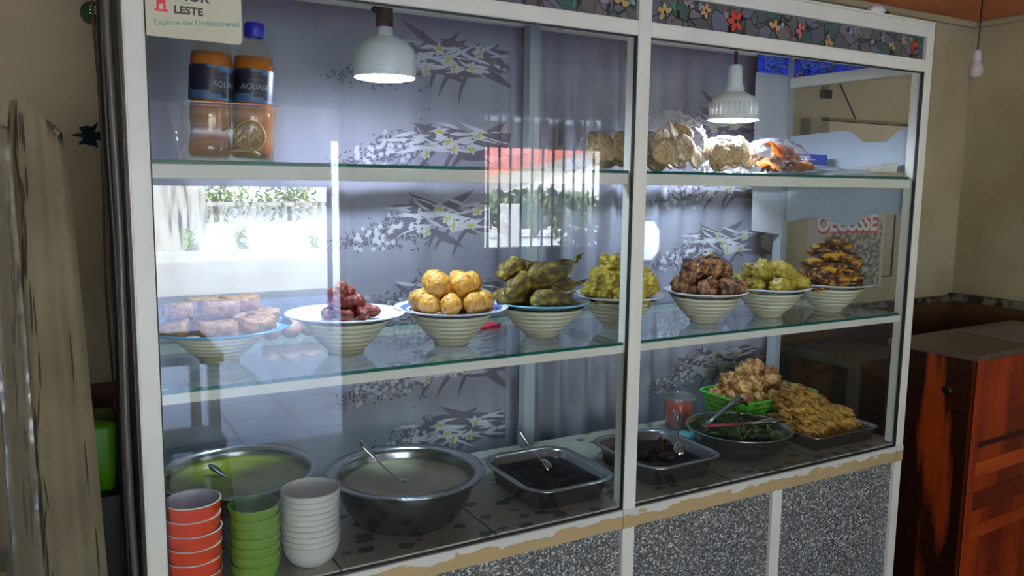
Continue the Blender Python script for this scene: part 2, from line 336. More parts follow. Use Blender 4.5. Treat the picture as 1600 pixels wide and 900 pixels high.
def foliage(bm, c, r, n, s, rng, mi=0):
    for _ in range(n):
        d = Vector((rng.gauss(0, 1), rng.gauss(0, 1), rng.gauss(0, 1))); d = d.normalized() * (rng.random() ** .4)
        p = Vector(c) + Vector((d.x * r[0], d.y * r[1], d.z * r[2])); u = Vector((rng.gauss(0, 1), rng.gauss(0, 1), rng.gauss(0, 1))).normalized(); v = u.orthogonal().normalized()
        q = [p + u * s, p + v * s * .4, p - u * s, p - v * s * .4]; f = bm.faces.new([bm.verts.new(x) for x in q]); f.material_index = mi
rng = random.Random(3)
def tree(x, y, h, r, lab, m, n=700, s=.16):
    t = thing('tree', lab, 'tree', (x, y, .0)); b = bmesh.new(); tube(b, [(0, 0, 0), (.05, 0, h * .5), (0, .05, h)], [.12, .09, .05], 8); link('trunk', b, M['wains'], t)
    b = bmesh.new(); foliage(b, (0, 0, h), r, n, s, rng); link('crown', b, m, t)
for x, y, h, r, lab, m in ((3.15, -17.6, 1.15, (.85, .42, .72), 'pale green bush behind the balustrade next to the stained wall', M['leaf']), (4.78, -17.6, 1.15, (.7, .42, .7), 'bright green hedge tree right behind the balustrade', M['leaf']), (6.15, -16.8, 1.3, (.7, .4, 1.3), 'green tree right of the white pillar across the street', M['leaf']),
                           (11.2, -17.0, .85, (2.6, .5, .55), 'dark hedge below the white gable across the street', M['leafd']), (7.7, -9.6, .75, (.55, .3, .42), 'dark shrub on the near side of the street seen through the bars', M['leafd']), (16, -34, 4.2, (6, 2, 3.5), 'large tree far behind the white gabled house', M['leaf'])):
    tree(x, y, h, r, lab, m, 500 if r[0] < 1 else 1200, .07 if r[0] < 1 else .17)
for x, y, z_, n_, lab in ((2.35, -15.85, .30, 60, 'small weed clump at the foot of the stained wall'), (3.35, -15.8, .35, 70, 'weed clump at the foot of the balustrade near its left end'), (4.9, -15.8, .25, 50, 'weed clump at the foot of the balustrade near its right end')):
    bm = bmesh.new(); foliage(bm, (x, y, z_), (.12, .08, .26), n_, .05, rng); tag(link('weed', bm, M['leaf']), lab, 'plant')
t = thing('house', 'white gabled house with a red roof edge across the street', 'building', (0, 0, 0))
bm = bmesh.new(); loft(bm, [[(x, y, z) for x, z in ((12.95, .0), (12.95, 1.85), (18.0, 3.1), (24, 1.6), (24, 0))] for y in (-22, -27)], True, True); link('wall', bm, M['white_conc'], t)
bm = bmesh.new(); loft(bm, [[(x, y, z) for x, z in ((12.3, 1.70), (12.3, 2.15), (18.0, 3.6), (24.5, 1.9), (24.5, 1.6), (18.0, 3.1), (12.95, 1.85))] for y in (-21.7, -27.2)], True, True); link('roof', bm, mat('red_sheet_roof', hexc(150, 78, 64), .6), t)
for k, (x0, x1, lab) in enumerate(((6.0, 6.14, 'narrow white concrete post near the porch edge'), (6.42, 6.72, 'wide white concrete post beside the narrow one near the porch edge'))): tag(link('concrete_post', bx(x0, x1, -10.2, -10.0, -.02, 1.2 if k else 1.15), M['white_conc'], bevel=.01), lab, 'post')
# ------------------------------------------------------------ furniture seen as reflections
t = thing('side_table', 'dark wooden table standing inside the doorway', 'table', (0, 0, 0))
M['dkwood'] = mat('dark_stained_wood', hexc(58, 44, 36), .4, col2=hexc(40, 30, 25), scale=6, stretch=(1, 1, .2))
link('table_top', bx(-.15, .54, -2.8, -2.14, .71, .75), M['dkwood'], t, bevel=.004)
for x, y in ((-.12, -2.76), (.49, -2.76), (-.12, -2.19), (.49, -2.19)): link('leg', bx(x - .02, x + .03, y - .02, y + .03, 0, .71), M['dkwood'], t)
t = thing('plastic_stool', 'green plastic stool beside the dark table', 'stool', (.36, -1.98, 0))
M['green_pl'] = mat('green_plastic', hexc(80, 150, 50), .35)
bm = bmesh.new(); loft(bm, [rrect(.26, .26, .04, .40), rrect(.28, .28, .05, .415), rrect(.26, .26, .04, .43)], True, True); link('seat', bm, M['green_pl'], t)
for sx_ in (-1, 1):
    for sy_ in (-1, 1):
        bm = bmesh.new(); tube(bm, [(sx_ * .15, sy_ * .15, 0), (sx_ * .11, sy_ * .11, .405)], [.018, .022], 8); link('leg', bm, M['green_pl'], t, True)

# ------------------------------------------------------------ display cabinet
W = 2.40; D = .60; KB, KT, GT, SB, ST, TP = .612, .666, 1.924, 1.962, 2.034, 2.077
cab = thing('display_cabinet', 'long white aluminium and glass food display cabinet with speckled base', 'cabinet')
def cpart(name, bm, m=None, **k): return link(name, bm, m or M['alu'], cab, **k)
for x0, x1 in ((0, .038), (1.19, 1.231), (2.364, 2.40)):
    bm = bmesh.new(); box(bm, x0, x1, 0, .046, 0, TP); box(bm, x0 + .003, x1 - .003, -.0015, 0, 0, TP - .003)
    cpart('front_post', bm, bevel=.002)
for x0, x1 in ((0, .036), (1.205, 1.243), (2.364, 2.40)): cpart('rear_post', bx(x0, x1, D - .04, D, 0, TP), M['alu_in'], bevel=.002)
for x0, x1 in ((.038, 1.19), (1.231, 2.364)):
    cpart('top_rail', bx(x0, x1, 0, .04, ST, TP), bevel=.003); cpart('upper_rail', bx(x0, x1, 0, .04, GT, SB), bevel=.003)
    o = cpart('sill_rail', bx(x0, x1, -.003, .04, -.027, .027), M['sill'], bevel=.004); o.location.z = (KB + KT) / 2
    bm = bmesh.new()
    for b in ((x0, x1, .004, .012, GT - .004, GT), (x0, x1, .004, .012, KT, KT + .004), (x0, x0 + .003, .004, .012, KT, GT), (x1 - .004, x1, .002, .012, KT, GT)): box(bm, *b)
    cpart('gasket', bm, M['gasket'])
    cpart('glass_pane', bx(x0 + .003, x1 - .004, .006, .010, KT + .003, GT - .003), M['glass'])
    cpart('rear_rail', bx(x0, x1, D - .03, D, ST, TP)); cpart('rear_rail', bx(x0, x1, D - .03, D, KB, KT))
for x0, x1, z0 in ((1.19, 1.231, KB), (2.364, 2.40, KB), (0, .038, KB)): o = cpart('sill_cap', bx(x0, x1, -.0035, .0, -.027, .027), M['sill']); o.location.z = (KB + KT) / 2
for xm in (.0, W - .03):
    for z0, z1 in ((ST, TP), (GT - .0, SB), (KB, KT)): cpart('side_rail', bx(xm, xm + .03, .046, D - .04, z0, z1), bevel=.002)
cpart('side_glass', bx(W - .016, W - .012, .046, D - .04, KT, GT), M['side_glass']); cpart('side_glass', bx(.012, .016, .046, D - .04, KT, GT), M['side_glass'])
cpart('deck', bx(.0, W, .012, D - .01, KT - .02, KT + .009), M['deck'])
cpart('roof_panel', bx(0, W, 0, D, TP, TP + .006), M['alu'])
for x0, x1 in ((.038, 1.19), (1.231, 1.772), (1.814, 2.364)): cpart('base_panel', bx(x0, x1, .012, .02, .02, KB), M['speckle'])
cpart('base_divider', bx(1.772, 1.814, .0, .03, .0, KB), bevel=.002)
cpart('base_side', bx(.004, .014, .046, D - .04, .02, KB), M['speckle']); cpart('base_side', bx(W - .014, W - .004, .046, D - .04, .02, KB), M['speckle'])
DK = KT + .009
for zr, rh in ((1.099, .0215), (1.5485, .029)):
    for x0, x1 in ((.038, 1.19), (1.2, 2.364)):
        cpart('shelf_rail', bx(x0, x1, .022, .046, zr, zr + rh), bevel=.0015); cpart('shelf_rail', bx(x0, x1, D - .065, D - .042, zr, zr + rh), M['alu'])
    for xs in (.038, 1.19, 2.34): cpart('shelf_bracket', bx(xs, xs + .022, .046, D - .065, zr, zr + rh))
    bm = bmesh.new(); box(bm, .042, 2.358, .024, D - .045, zr + rh + .0002, zr + rh + .008)
    for f in bm.faces:
        if abs(f.calc_center_median().z - zr - rh - .0041) < .001: f.material_index = 1
    cpart('glass_shelf', bm, [M['shelf_glass'], M['glass_edge']])
SL, SU = 1.099 + .0297, 1.5485 + .0372
# stained glass frieze panels
def cg(name, col, r=.3): return mat(name, col, r)
M['lead'] = cg('lead_line', hexc(28, 26, 26)); G = {'y': cg('yellow_glass', hexc(142, 126, 80)), 'r': cg('red_glass', hexc(148, 56, 44)), 'o': cg('tan_glass', hexc(152, 114, 84)), 'p': cg('pink_glass', hexc(150, 82, 76)), 'w': cg('mauve_glass', hexc(120, 112, 120)), 't': cg('teal_glass', hexc(50, 100, 95)), 'b': cg('pale_blue_glass', hexc(95, 125, 150)), 'B': cg('bright_blue_glass', hexc(90, 130, 255)), 'L': cg('lilac_glass', hexc(150, 130, 190))}
M['stain'] = mat('grey_mottled_glass', hexc(80, 84, 95), .3, col2=hexc(105, 100, 100), scale=9, lo=.3, hi=.7)
M['stainb'] = mat('blue_mottled_glass', hexc(20, 60, 235), .3, col2=hexc(60, 80, 220), scale=12)
def stainmat(name, cols, scale):
    m, n, out = newmat(name); N = n.nodes.new; L = n.links.new
    p = N('ShaderNodeBsdfPrincipled'); p.inputs['Roughness'].default_value = .3; L(p.outputs[0], out.inputs[0]); t = N('ShaderNodeTexCoord')
    nz = N('ShaderNodeTexNoise'); nz.inputs['Scale'].default_value = 14; L(t.outputs['Object'], nz.inputs['Vector']); mv = N('ShaderNodeMixRGB'); mv.inputs[0].default_value = .035; L(t.outputs['Object'], mv.inputs[1]); L(nz.outputs['Color'], mv.inputs[2])
    v = N('ShaderNodeTexVoronoi'); v.inputs['Scale'].default_value = scale; L(mv.outputs[0], v.inputs['Vector']); sc_ = N('ShaderNodeSeparateColor'); L(v.outputs['Color'], sc_.inputs[0])
    r = N('ShaderNodeValToRGB'); r.color_ramp.interpolation = 'CONSTANT'; r.color_ramp.elements[0].color = cols[0]; r.color_ramp.elements[1].position = 1 / len(cols); r.color_ramp.elements[1].color = cols[1]
    for k, c in enumerate(cols[2:]): e = r.color_ramp.elements.new((k + 2) / len(cols)); e.color = c
    L(sc_.outputs[0], r.inputs[0]); v2 = N('ShaderNodeTexVoronoi'); v2.feature = 'DISTANCE_TO_EDGE'; v2.inputs['Scale'].default_value = scale; L(mv.outputs[0], v2.inputs['Vector'])
    g = N('ShaderNodeMath'); g.operation = 'GREATER_THAN'; g.inputs[1].default_value = .035; L(v2.outputs[0], g.inputs[0]); mx = N('ShaderNodeMixRGB'); mx.inputs[1].default_value = hexc(24, 22, 22); L(g.outputs[0], mx.inputs[0]); L(r.outputs[0], mx.inputs[2]); L(mx.outputs[0], p.inputs['Base Color']); return m
M['stain'] = stainmat('grey_leaded_glass', [hexc(66, 70, 78), hexc(88, 84, 84), hexc(48, 74, 70), hexc(80, 84, 98), hexc(74, 74, 76), hexc(92, 88, 98)], 21)
M['stainb'] = stainmat('backlit_blue_leaded_glass', [hexc(30, 80, 255), hexc(70, 105, 255), hexc(45, 85, 255), hexc(120, 130, 235)], 24)  # daylight behind the blue panes is put into these bright colours
def stained(L_, H_, flowers, base, seed, dens=1.0):
    rg = random.Random(seed); bm = bmesh.new(); box(bm, 0, L_, 0, .003, 0, H_)
    mats = [base, M['lead']] + list(G.values()); idx = {k: i + 2 for i, k in enumerate(G)}
    def poly(pts, mi, y): bm.faces.new([bm.verts.new((min(max(x, 0), L_), y, min(max(z, 0), H_))) for x, z in pts]).material_index = mi
    def ell(cx, cz, a, b, rot, mi, y, n=12): poly([(cx + a * math.cos(t) * math.cos(rot) - b * math.sin(t) * math.sin(rot), cz + a * math.cos(t) * math.sin(rot) + b * math.sin(t) * math.cos(rot)) for t in [2 * PI * k / n for k in range(n)]], mi, y)
    def line(a, b, w_=.0011):
        d = Vector((b[0] - a[0], b[1] - a[1])); nn = Vector((-d.y, d.x)).normalized() * w_
        poly([(a[0] + nn.x, a[1] + nn.y), (a[0] - nn.x, a[1] - nn.y), (b[0] - nn.x, b[1] - nn.y), (b[0] + nn.x, b[1] + nn.y)], 1, -.0006)
    x = 0.02
    while x < L_:
        x += .05; z = rg.uniform(0, H_); q = (x, z)
        for _ in range(4):
            n_ = (q[0] + rg.uniform(.01, .03), q[1] + rg.uniform(-.022, .022)); line(q, n_); q = n_
        if False: ell(x + .02, rg.uniform(.01, H_), rg.uniform(.012, .02), rg.uniform(.008, .014), rg.uniform(0, 3), 1, -.0003); 
        c = rg.choice('tbw'); ell(x + rg.uniform(0, .03), rg.uniform(.01, H_ - .01), .013, .007, rg.uniform(0, 3), 1, -.0007); ell(x + .01, rg.uniform(.01, H_ - .01), .011, .006, rg.uniform(0, 3), idx[c], -.0009)
        x += rg.uniform(.035, .06) / dens
    for fx, fz, s, c in flowers:
        a0 = rg.uniform(0, 1)
        for k in range(rg.choice((3, 4, 5))):
            a = a0 + k * 1.15; px_, pz_ = fx + s * .55 * math.cos(a), fz + s * .55 * math.sin(a)
            ell(px_, pz_, s * .58, s * .36, a, 1, -.0012 - k * .00008); ell(px_, pz_, s * .48, s * .27, a, idx[c], -.0018 - k * .00008)
        ell(fx, fz, s * .2, s * .2, 0, 1, -.0024)
    return bm, mats
fl1 = [(.05, .03, .025, 'y'), (.13, .055, .02, 'w'), (.19, .05, .02, 'o'), (.30, .035, .03, 'r'), (.45, .03, .026, 'o'), (.56, .035, .023, 'p'), (.68, .008, .02, 'o'), (.80, .058, .018, 'w'), (.93, .05, .015, 'w'), (.97, .025, .02, 'y'), (1.03, .055, .018, 'y'), (1.085, .035, .023, 'r')]
for x0, fl, sd in ((1.231, fl1, 1), (.038, [(.62, .05, .022, 'o'), (.74, .06, .02, 'y'), (.86, .05, .024, 'o'), (.95, .055, .02, 'y'), (1.1, .035, .028, 'y'), (.3, .03, .025, 'r'), (.45, .04, .02, 'p')], 2)):
    bm, ms = stained(1.133 if x0 > 1 else 1.152, ST - SB, fl, M['stain'], sd); o = link('stained_glass', bm, ms, cab, loc=(x0, .012, SB))
bm, ms = stained(D - .086, ST - SB, [(.07, .04, .028, 'B'), (.03, .01, .02, 'L'), (.2, .035, .026, 'L'), (.3, .04, .022, 'L'), (.42, .03, .022, 'L')], M['stainb'], 5)
o = link('stained_glass', bm, ms, cab, loc=(W - .012, D - .04, SB), rot=(0, 0, -PI / 2)); o['label'] = 'bright blue stained glass panel'
bm, ms = stained(.16, ST - SB - .008, [(.05, .03, .025, 'B'), (.12, .04, .02, 'B')], M['stainb'], 7)
link('stained_glass', bm, ms, cab, loc=(2.19, D - .045, SB + .008))
# ------------------------------------------------------------ curtains at the back of the cabinet
def curtain(x0, x1, z0, z1, ybase, fold, motifs, name, label):
    bm = bmesh.new(); nx = int((x1 - x0) / .008); nz = 14; g = []
    for i in range(nx + 1):
        x = x0 + (x1 - x0) * i / nx; g.append([bm.verts.new((x, ybase + fold(x, z0 + (z1 - z0) * j / nz), z0 + (z1 - z0) * j / nz)) for j in range(nz + 1)])
    for i in range(nx):
        for j in range(nz): bm.faces.new((g[i][j], g[i + 1][j], g[i + 1][j + 1], g[i][j + 1]))
    for f in bm.faces: f.smooth = True
    rg = random.Random(11)
    def poly(pts, mi, off):
        pts = [p for p in pts]
        if any(not (x0 + .002 < p[0] < x1 - .002 and z0 < p[1] < z1) for p in pts): return
        bm.faces.new([bm.verts.new((x, ybase + fold(x, z) - off, z)) for x, z in pts]).material_index = mi
    def leaf(x, z, a, L_, w_, mi, off, bend=.25, n=7):
        A, B = [], []
        for k in range(n + 1):
            t = k / n; aa = a + bend * (t - .5); cx = x + L_ * t * math.cos(a + bend * t * .5); cz = z + L_ * t * math.sin(a + bend * t * .5); ww = w_ * math.sin(PI * t ** .8) * .5 + .0004
            A.append((cx - ww * math.sin(aa), cz + ww * math.cos(aa))); B.append((cx + ww * math.sin(aa), cz - ww * math.cos(aa)))
        for k in range(n): poly([A[k], A[k + 1], B[k + 1], B[k]], mi, off)
    def spot(x, z, r, mi, off, n=7, sq=1.0): poly([(x + r * math.cos(2 * PI * k / n) * (1 + .3 * math.sin(3 * k)), z + sq * r * math.sin(2 * PI * k / n)) for k in range(n)], mi, off)
    for mx_, mz in motifs:
        # small dotted flowers on the left, rising to long leaves on the right
        for _ in range(430):
            t = rg.random() ** .6; x = mx_ + t * .34 - .03; sp = .012 + .045 * t
            z = mz - .085 + .085 * t + rg.gauss(0, sp * .62); a = rg.uniform(0, PI); l = rg.uniform(.004, .008) * (.6 + .6 * t)
            leaf(x, z, a, l * 2.0, l * .75, 1, .0010, 0, 3)
        for _ in range(int(45)):
            t = rg.random(); x = mx_ + .06 + t * .24; z = mz - .07 + .07 * t + rg.gauss(0, .022)
            for k in range(5): leaf(x, z, k * 2 * PI / 5 + t, .009, .005, 2, .0016, 0, 3)
        base = (mx_ + .33, mz)
        for k in range(34):
            a = rg.choice((rg.uniform(-.3, .3), rg.uniform(PI - .3, PI + .35), rg.uniform(-.5, .2))); L_ = rg.uniform(.08, .15)
            x = base[0] + rg.uniform(-.03, .2); z = base[1] + rg.uniform(-.03, .045)
            leaf(x, z, a, L_, rg.uniform(.018, .03), 1, .0012, rg.uniform(-.6, .6))
        for k in range(3): leaf(base[0] + .02 + k * .055, base[1] - .02, -PI + .6 + rg.uniform(-.2, .25), rg.uniform(.08, .13), .014, 1, .0013, .7)
        for k in range(34):
            a = rg.uniform(-.35, .35) + rg.choice((0, PI)); leaf(base[0] + rg.uniform(-.09, .2), base[1] + rg.uniform(-.03, .045), a, rg.uniform(.05, .11), rg.uniform(.004, .012), 2, .0019, rg.uniform(-.4, .4))
        for (dx, dz) in ((.02, .03), (.05, .0), (.07, -.02), (.13, -.015), (.15, .03), (-.03, -.035)):
            for k in range(5): leaf(base[0] + dx, base[1] + dz, k * 2 * PI / 5 + dx * 20, .021, .014, 2, .0023, 0, 4)
            [leaf(base[0] + dx, base[1] + dz, -.6 + q_ * 1.3 + dx * 30, .016, .009, 3, .0028 + q_ * .0001, .5, 4) for q_ in range(3)]
    o = link(name, bm, [M['curtain'], M['print_grey'], M['print_white'], M['print_yellow']])
    return tag(o, label, 'curtain')
f1 = lambda x, z: .006 * math.sin(x * 21) + .004 * math.sin(x * 47 + 1 + z) + (.012 * math.sin(x * 95) * max(0, (x - 1.12) / .1) if x > 1.12 else 0)
curtain(.02, 1.215, .60, 2.10, .645, f1, [(.585, z) for z in (1.92, 1.67, 1.43, 1.19, .955, .73)], 'curtain', 'white curtain with grey leaf print behind the left half of the cabinet')
f2 = lambda x, z: .018 * math.sin(x * 62 + .6 * math.sin(z * 3)) * (1.0 if x < 1.72 else max(.15, 1 - (x - 1.72) * 3)) + .005 * math.sin(x * 23 + z * 2)
curtain(1.17, 2.46, .60, 2.075, .655, f2, [(1.78, z) for z in (1.78 + .02, 1.555, 1.32, 1.08, .85)], 'curtain', 'pleated white curtain with grey leaf print behind the right half of the cabinet')

# ------------------------------------------------------------ LED lamps
def lamp(loc, r, h, style, label):
    t = thing('pendant_lamp', label, 'lamp', loc)
    bm = bmesh.new()
    if style == 0:
        lathe(bm, [(r * .97, 0), (r, .004), (r, .045), (r * .93, .068), (r * .72, .085), (r * .42, .096), (r * .27, .101), (r * .25, .125), (0, .125)], 48)
        hs_ = link('housing', bm, M['white_pl'], t, True)
        bm = bmesh.new(); lathe(bm, [(.0, .120), (r * .29, .120), (r * .27, .175), (r * .22, .18), (0, .182)], 24)
        tube(bm, [(-.028, 0, .155), (-.018, 0, .168)], .008, 8); tube(bm, [(.0, -.012, .18), (.0, -.012, .235)], .004, 8); tube(bm, [(-.0, .0, .18), (.0, .0, .235)], .012, 8); link('socket', bm, M['dark'], t, True)
        bm = text_bm('-- --- -----', .006); xf(bm, Matrix.Translation((-.03, -r - .0006, .022)) @ RX90)
        for v in bm.verts: a = (v.co.x) / r; v.co.y = -math.cos(a) * (r + .0006); v.co.x = math.sin(a) * (r + .0006)
        link('print', bm, mat('grey_ink', hexc(110, 108, 105), .7), hs_)
    else:
        lathe(bm, [(r * .99, 0), (r, .003), (r * .99, .008), (r * .92, .015), (r * .9, .055), (r * .8, .072), (r * .5, .085), (r * .36, .09), (r * .4, .1), (r * .3, .112), (r * .28, .13), (r * .26, .165), (r * .2, .172), (0, .172)], 48)
        hs_ = link('housing', bm, M['white_pl'], t, True)
        bm = bmesh.new()
        for k in range(30): a = 2 * PI * k / 30; tube(bm, [(r * .93 * math.cos(a), r * .93 * math.sin(a), .014), (r * .915 * math.cos(a), r * .915 * math.sin(a), .054)], .0035, 5)
        link('ribs', bm, M['white_pl'], hs_, True)
        bm = bmesh.new(); tube(bm, [(-.003, 0, .168), (-.003, 0, .31)], .003, 8); tube(bm, [(.004, 0, .168), (.003, 0, .31)], .003, 8); link('cord', bm, mat('dark_red_cord', hexc(70, 35, 35), .5), t, True)
    bm = bmesh.new(); lathe(bm, [(r * .955, .003), (r * .95, -.001), (r * .7, -.005), (0, -.007)], 48); link('diffuser', bm, M['led'], t, True)
lamp((.60, .24, 1.80), .076, .12, 0, 'smooth white domed LED lamp hanging from a black socket above the left shelf')
lamp((1.785, .26, 1.757), .080, .17, 1, 'ribbed white LED lamp hanging on a dark cord above the cracker bags')
bm = bmesh.new(); tube(bm, [(.20, .3, 2.02), (.35, .3, 1.985), (.48, .28, 2.0), (.57, .25, 2.05)], .004, 8); 
tag(link('cable', bm, M['dark'], smooth=True), 'black cable sagging under the cabinet top near the taped card', 'cable')
bm = bmesh.new(); tube(bm, [(.62, .24, 2.06), (.85, .2, 2.035), (1.0, .2, 1.985), (1.1, .25, 1.975), (1.19, .3, 1.99), (1.23, .4, 2.03)], .0045, 8); tube(bm, [(.62, .25, 2.06), (.86, .21, 2.03), (1.02, .21, 1.98), (1.12, .26, 1.972), (1.2, .3, 2.0)], .003, 8)
tag(link('cable', bm, M['dark'], smooth=True), 'twisted dark cable drooping under the cabinet top left of the middle post', 'cable')

# ------------------------------------------------------------ taped card top left
t = thing('cardboard_sign', 'cream card taped to the glass reading TIMOR LESTE', 'sign', (0, 0, 0))
bm = bmesh.new()
v = [(.040, -.008, 1.811), (.206, -.008, 1.809), (.2115, -.008, 1.815), (.211, -.008, 2.03), (.040, -.008, 2.03)]
loft(bm, [v, [(a, -.006, c) for a, b, c in v]], True, True); card = link('card', bm, mat('cream_card', hexc(200, 196, 168), .7), t)
ink = mat('dark_plum_ink', hexc(40, 20, 32), .6); teal = mat('teal_ink', hexc(95, 140, 125), .6); red = mat('crimson_ink', hexc(185, 28, 55), .6)
def wr(s, size, x, z, m, ang=0, **k): bm = text_bm(s, size, .0002, **k); xf(bm, Matrix.Translation((x, -.0085, z)) @ RX90 @ Matrix.Rotation(ang, 4, 'Z')); return link('lettering', bm, m, card)
wr('TIMOR', .026, .112, 1.8885, ink, 0, bold=.0007); wr('LESTE', .0195, .1145, 1.8620, ink, -.0, bold=.0008, spacing=1.05); wr('~~~~', .008, .113, 1.8755, teal)
wr('Explore the Undiscovered', .0145, .130, 1.8415, teal, .075, bold=.0002); wr('--- ---- ------ -- ----- ------ --- ------', .0042, .128, 1.829, teal, 0)
bm = bmesh.new()
for pts in ([(-.0105, .0), (.0105, 0), (.0075, .014), (.0055, .03), (-.0055, .03), (-.0075, .014)], [(-.0075, -.016), (-.0035, -.016), (-.0035, -.007), (.0035, -.007), (.0035, -.016), (.0075, -.016), (.0068, .001), (-.0068, .001)], [(-.0105, -.0195), (.0105, -.0195), (.0105, -.016), (-.0105, -.016)]):
    loft(bm, [[(.067 + a * 1.1, y, 1.878 + b * 1.1) for a, b in pts] for y in (-.0088, -.0081)], True, True)
link('house_icon', bm, red, card)

# ------------------------------------------------------------ bottles in a box
M['film'] = sheet('clear_plastic_wrap', (.95, .95, .95, 1), .06, .16, .05, (.8, .8, .8, 1), .8, 45)
M['tub'] = sheet('milky_clear_plastic', (.93, .92, .86, 1), .05, .12, .12, (.75, .73, .62, 1))
M['tea'] = mat('iced_tea', hexc(182, 106, 10), .12, col2=hexc(150, 78, 8), scale=14, coat=.3)
M['pet'] = sheet('clear_bottle_plastic', (.95, .92, .86, 1), .04, .03, .02, (.8, .75, .6, 1))
M['blue_cap'] = mat('blue_cap_plastic', hexc(28, 30, 150), .35); M['lab'] = mat('navy_bottle_label', hexc(18, 22, 42), .35); M['labb'] = mat('pale_blue_label_wave', hexc(60, 95, 130), .35); M['labw'] = mat('white_label_ink', hexc(190, 192, 200), .5)
def bottle(loc, tilt, spin, label, text):
    t = thing('tea_bottle', label, 'bottle', loc); t.rotation_euler = (tilt[0], tilt[1], 0)
    bm = bmesh.new(); lathe(bm, [(0, .004), (.036, .004), (.043, .012), (.043, .03), (.040, .05), (.0385, .06), (.043, .085), (.0432, .1), (.0425, .13), (.0432, .185), (.043, .205), (.0405, .225), (0, .2251)], 40); link('tea', bm, M['tea'], t, True)
    bm = bmesh.new(); lathe(bm, [(0, 0), (.038, 0), (.0445, .01), (.0445, .03), (.0415, .05), (.0405, .06), (.0445, .085), (.0447, .1), (.0437, .13), (.0447, .185), (.0445, .205), (.0415, .229), (.034, .250), (.021, .266), (.018, .272), (.018, .282)], 40); link('bottle_body', bm, M['pet'], t, True)
    bm = bmesh.new(); lathe(bm, [(.0195, .270), (.0215, .272), (.0215, .298), (.019, .301), (0, .301)], 28); link('cap', bm, M['blue_cap'], t, True)
    r = .0455; bm = bmesh.new(); n = 72; rows = 12; gg = []
    for k in range(n):
        a = 2 * PI * k / n; gg.append([bm.verts.new((r * math.cos(a), r * math.sin(a), .125 + .072 * j / rows)) for j in range(rows + 1)])
    for k in range(n):
        wv = 1.1 * math.sin(4 * PI * k / n)
        for j in range(rows):
            f = bm.faces.new((gg[k][j], gg[(k + 1) % n][j], gg[(k + 1) % n][j + 1], gg[k][j + 1])); f.material_index = 1 if (j < 1.6 + wv or j > 10.2 + wv) else 0
    lb_ = link('bottle_label', bm, [M['lab'], M['labb']], t, True)
    bm = bmesh.new(); a_ = text_bm(text, .0165, .0002, bold=.0003, shear=.2)
    b2 = text_bm('--- ---- --- ----', .0062, .0002)
    for src, dz in ((a_, .158), (b2, .172)):
        for v in src.verts: a = v.co.x / r + spin; z = v.co.y + dz + (.003 * math.cos(v.co.x * 60) if src is b2 else 0); v.co = Vector((math.sin(a) * (r + .0006), -math.cos(a) * (r + .0006), z))
        me = bpy.data.meshes.new('t'); src.to_mesh(me); bm.from_mesh(me); bpy.data.meshes.remove(me); src.free()
    link('label_lettering', bm, M['labw'], lb_)
bottle((.178, .20, SU + .006), (0, .05), .55, 'left tea bottle in the clear tub, its cap hidden behind the card', 'AQUASE')
bottle((.270, .215, SU + .006), (0, .05), -.12, 'right tea filled bottle with a blue cap in the clear plastic tub', 'AQUASE')
t = thing('plastic_tub', 'milky clear square plastic tub on the upper shelf holding two bottles', 'box', (.211, .205, SU))
bm = bmesh.new(); loft(bm, [rrect(.18, .17, .02, .001), rrect(.19, .18, .022, .06), rrect(.20, .19, .024, .112), rrect(.21, .2, .026, .114), rrect(.21, .2, .026, .122)], True); tw_ = link('tub_wall', bm, M['tub'], t, True)
bm = bmesh.new()
def ring(bm, cx, cz, r, y, th=.0022, n=40):
    tube(bm, [(cx + r * math.cos(2 * PI * k / n), y, cz + r * math.sin(2 * PI * k / n)) for k in range(n + 1)], th, 6)
ring(bm, .035, .055, .031, -.0965); ring(bm, .035, .055, .026, -.0965, .0012); 
tube(bm, [(-.02, -.096, .064), (-.005, -.096, .072), (.006, -.096, .066)], .002, 6); tube(bm, [(-.02, -.094, .02), (.01, -.094, .024), (.04, -.094, .024), (.055, -.094, .016)], [.002, .004, .004, .002], 6)
q = text_bm('AK', .036, .0008, bold=.001, shear=.2); xf(q, Matrix.Translation((.035, -.097, .055)) @ RX90); me = bpy.data.meshes.new('q'); q.to_mesh(me); bm.from_mesh(me); q.free(); bpy.data.meshes.remove(me)
link('embossed_logo', bm, mat('olive_embossed_plastic', hexc(150, 128, 70), .4), tw_, True)

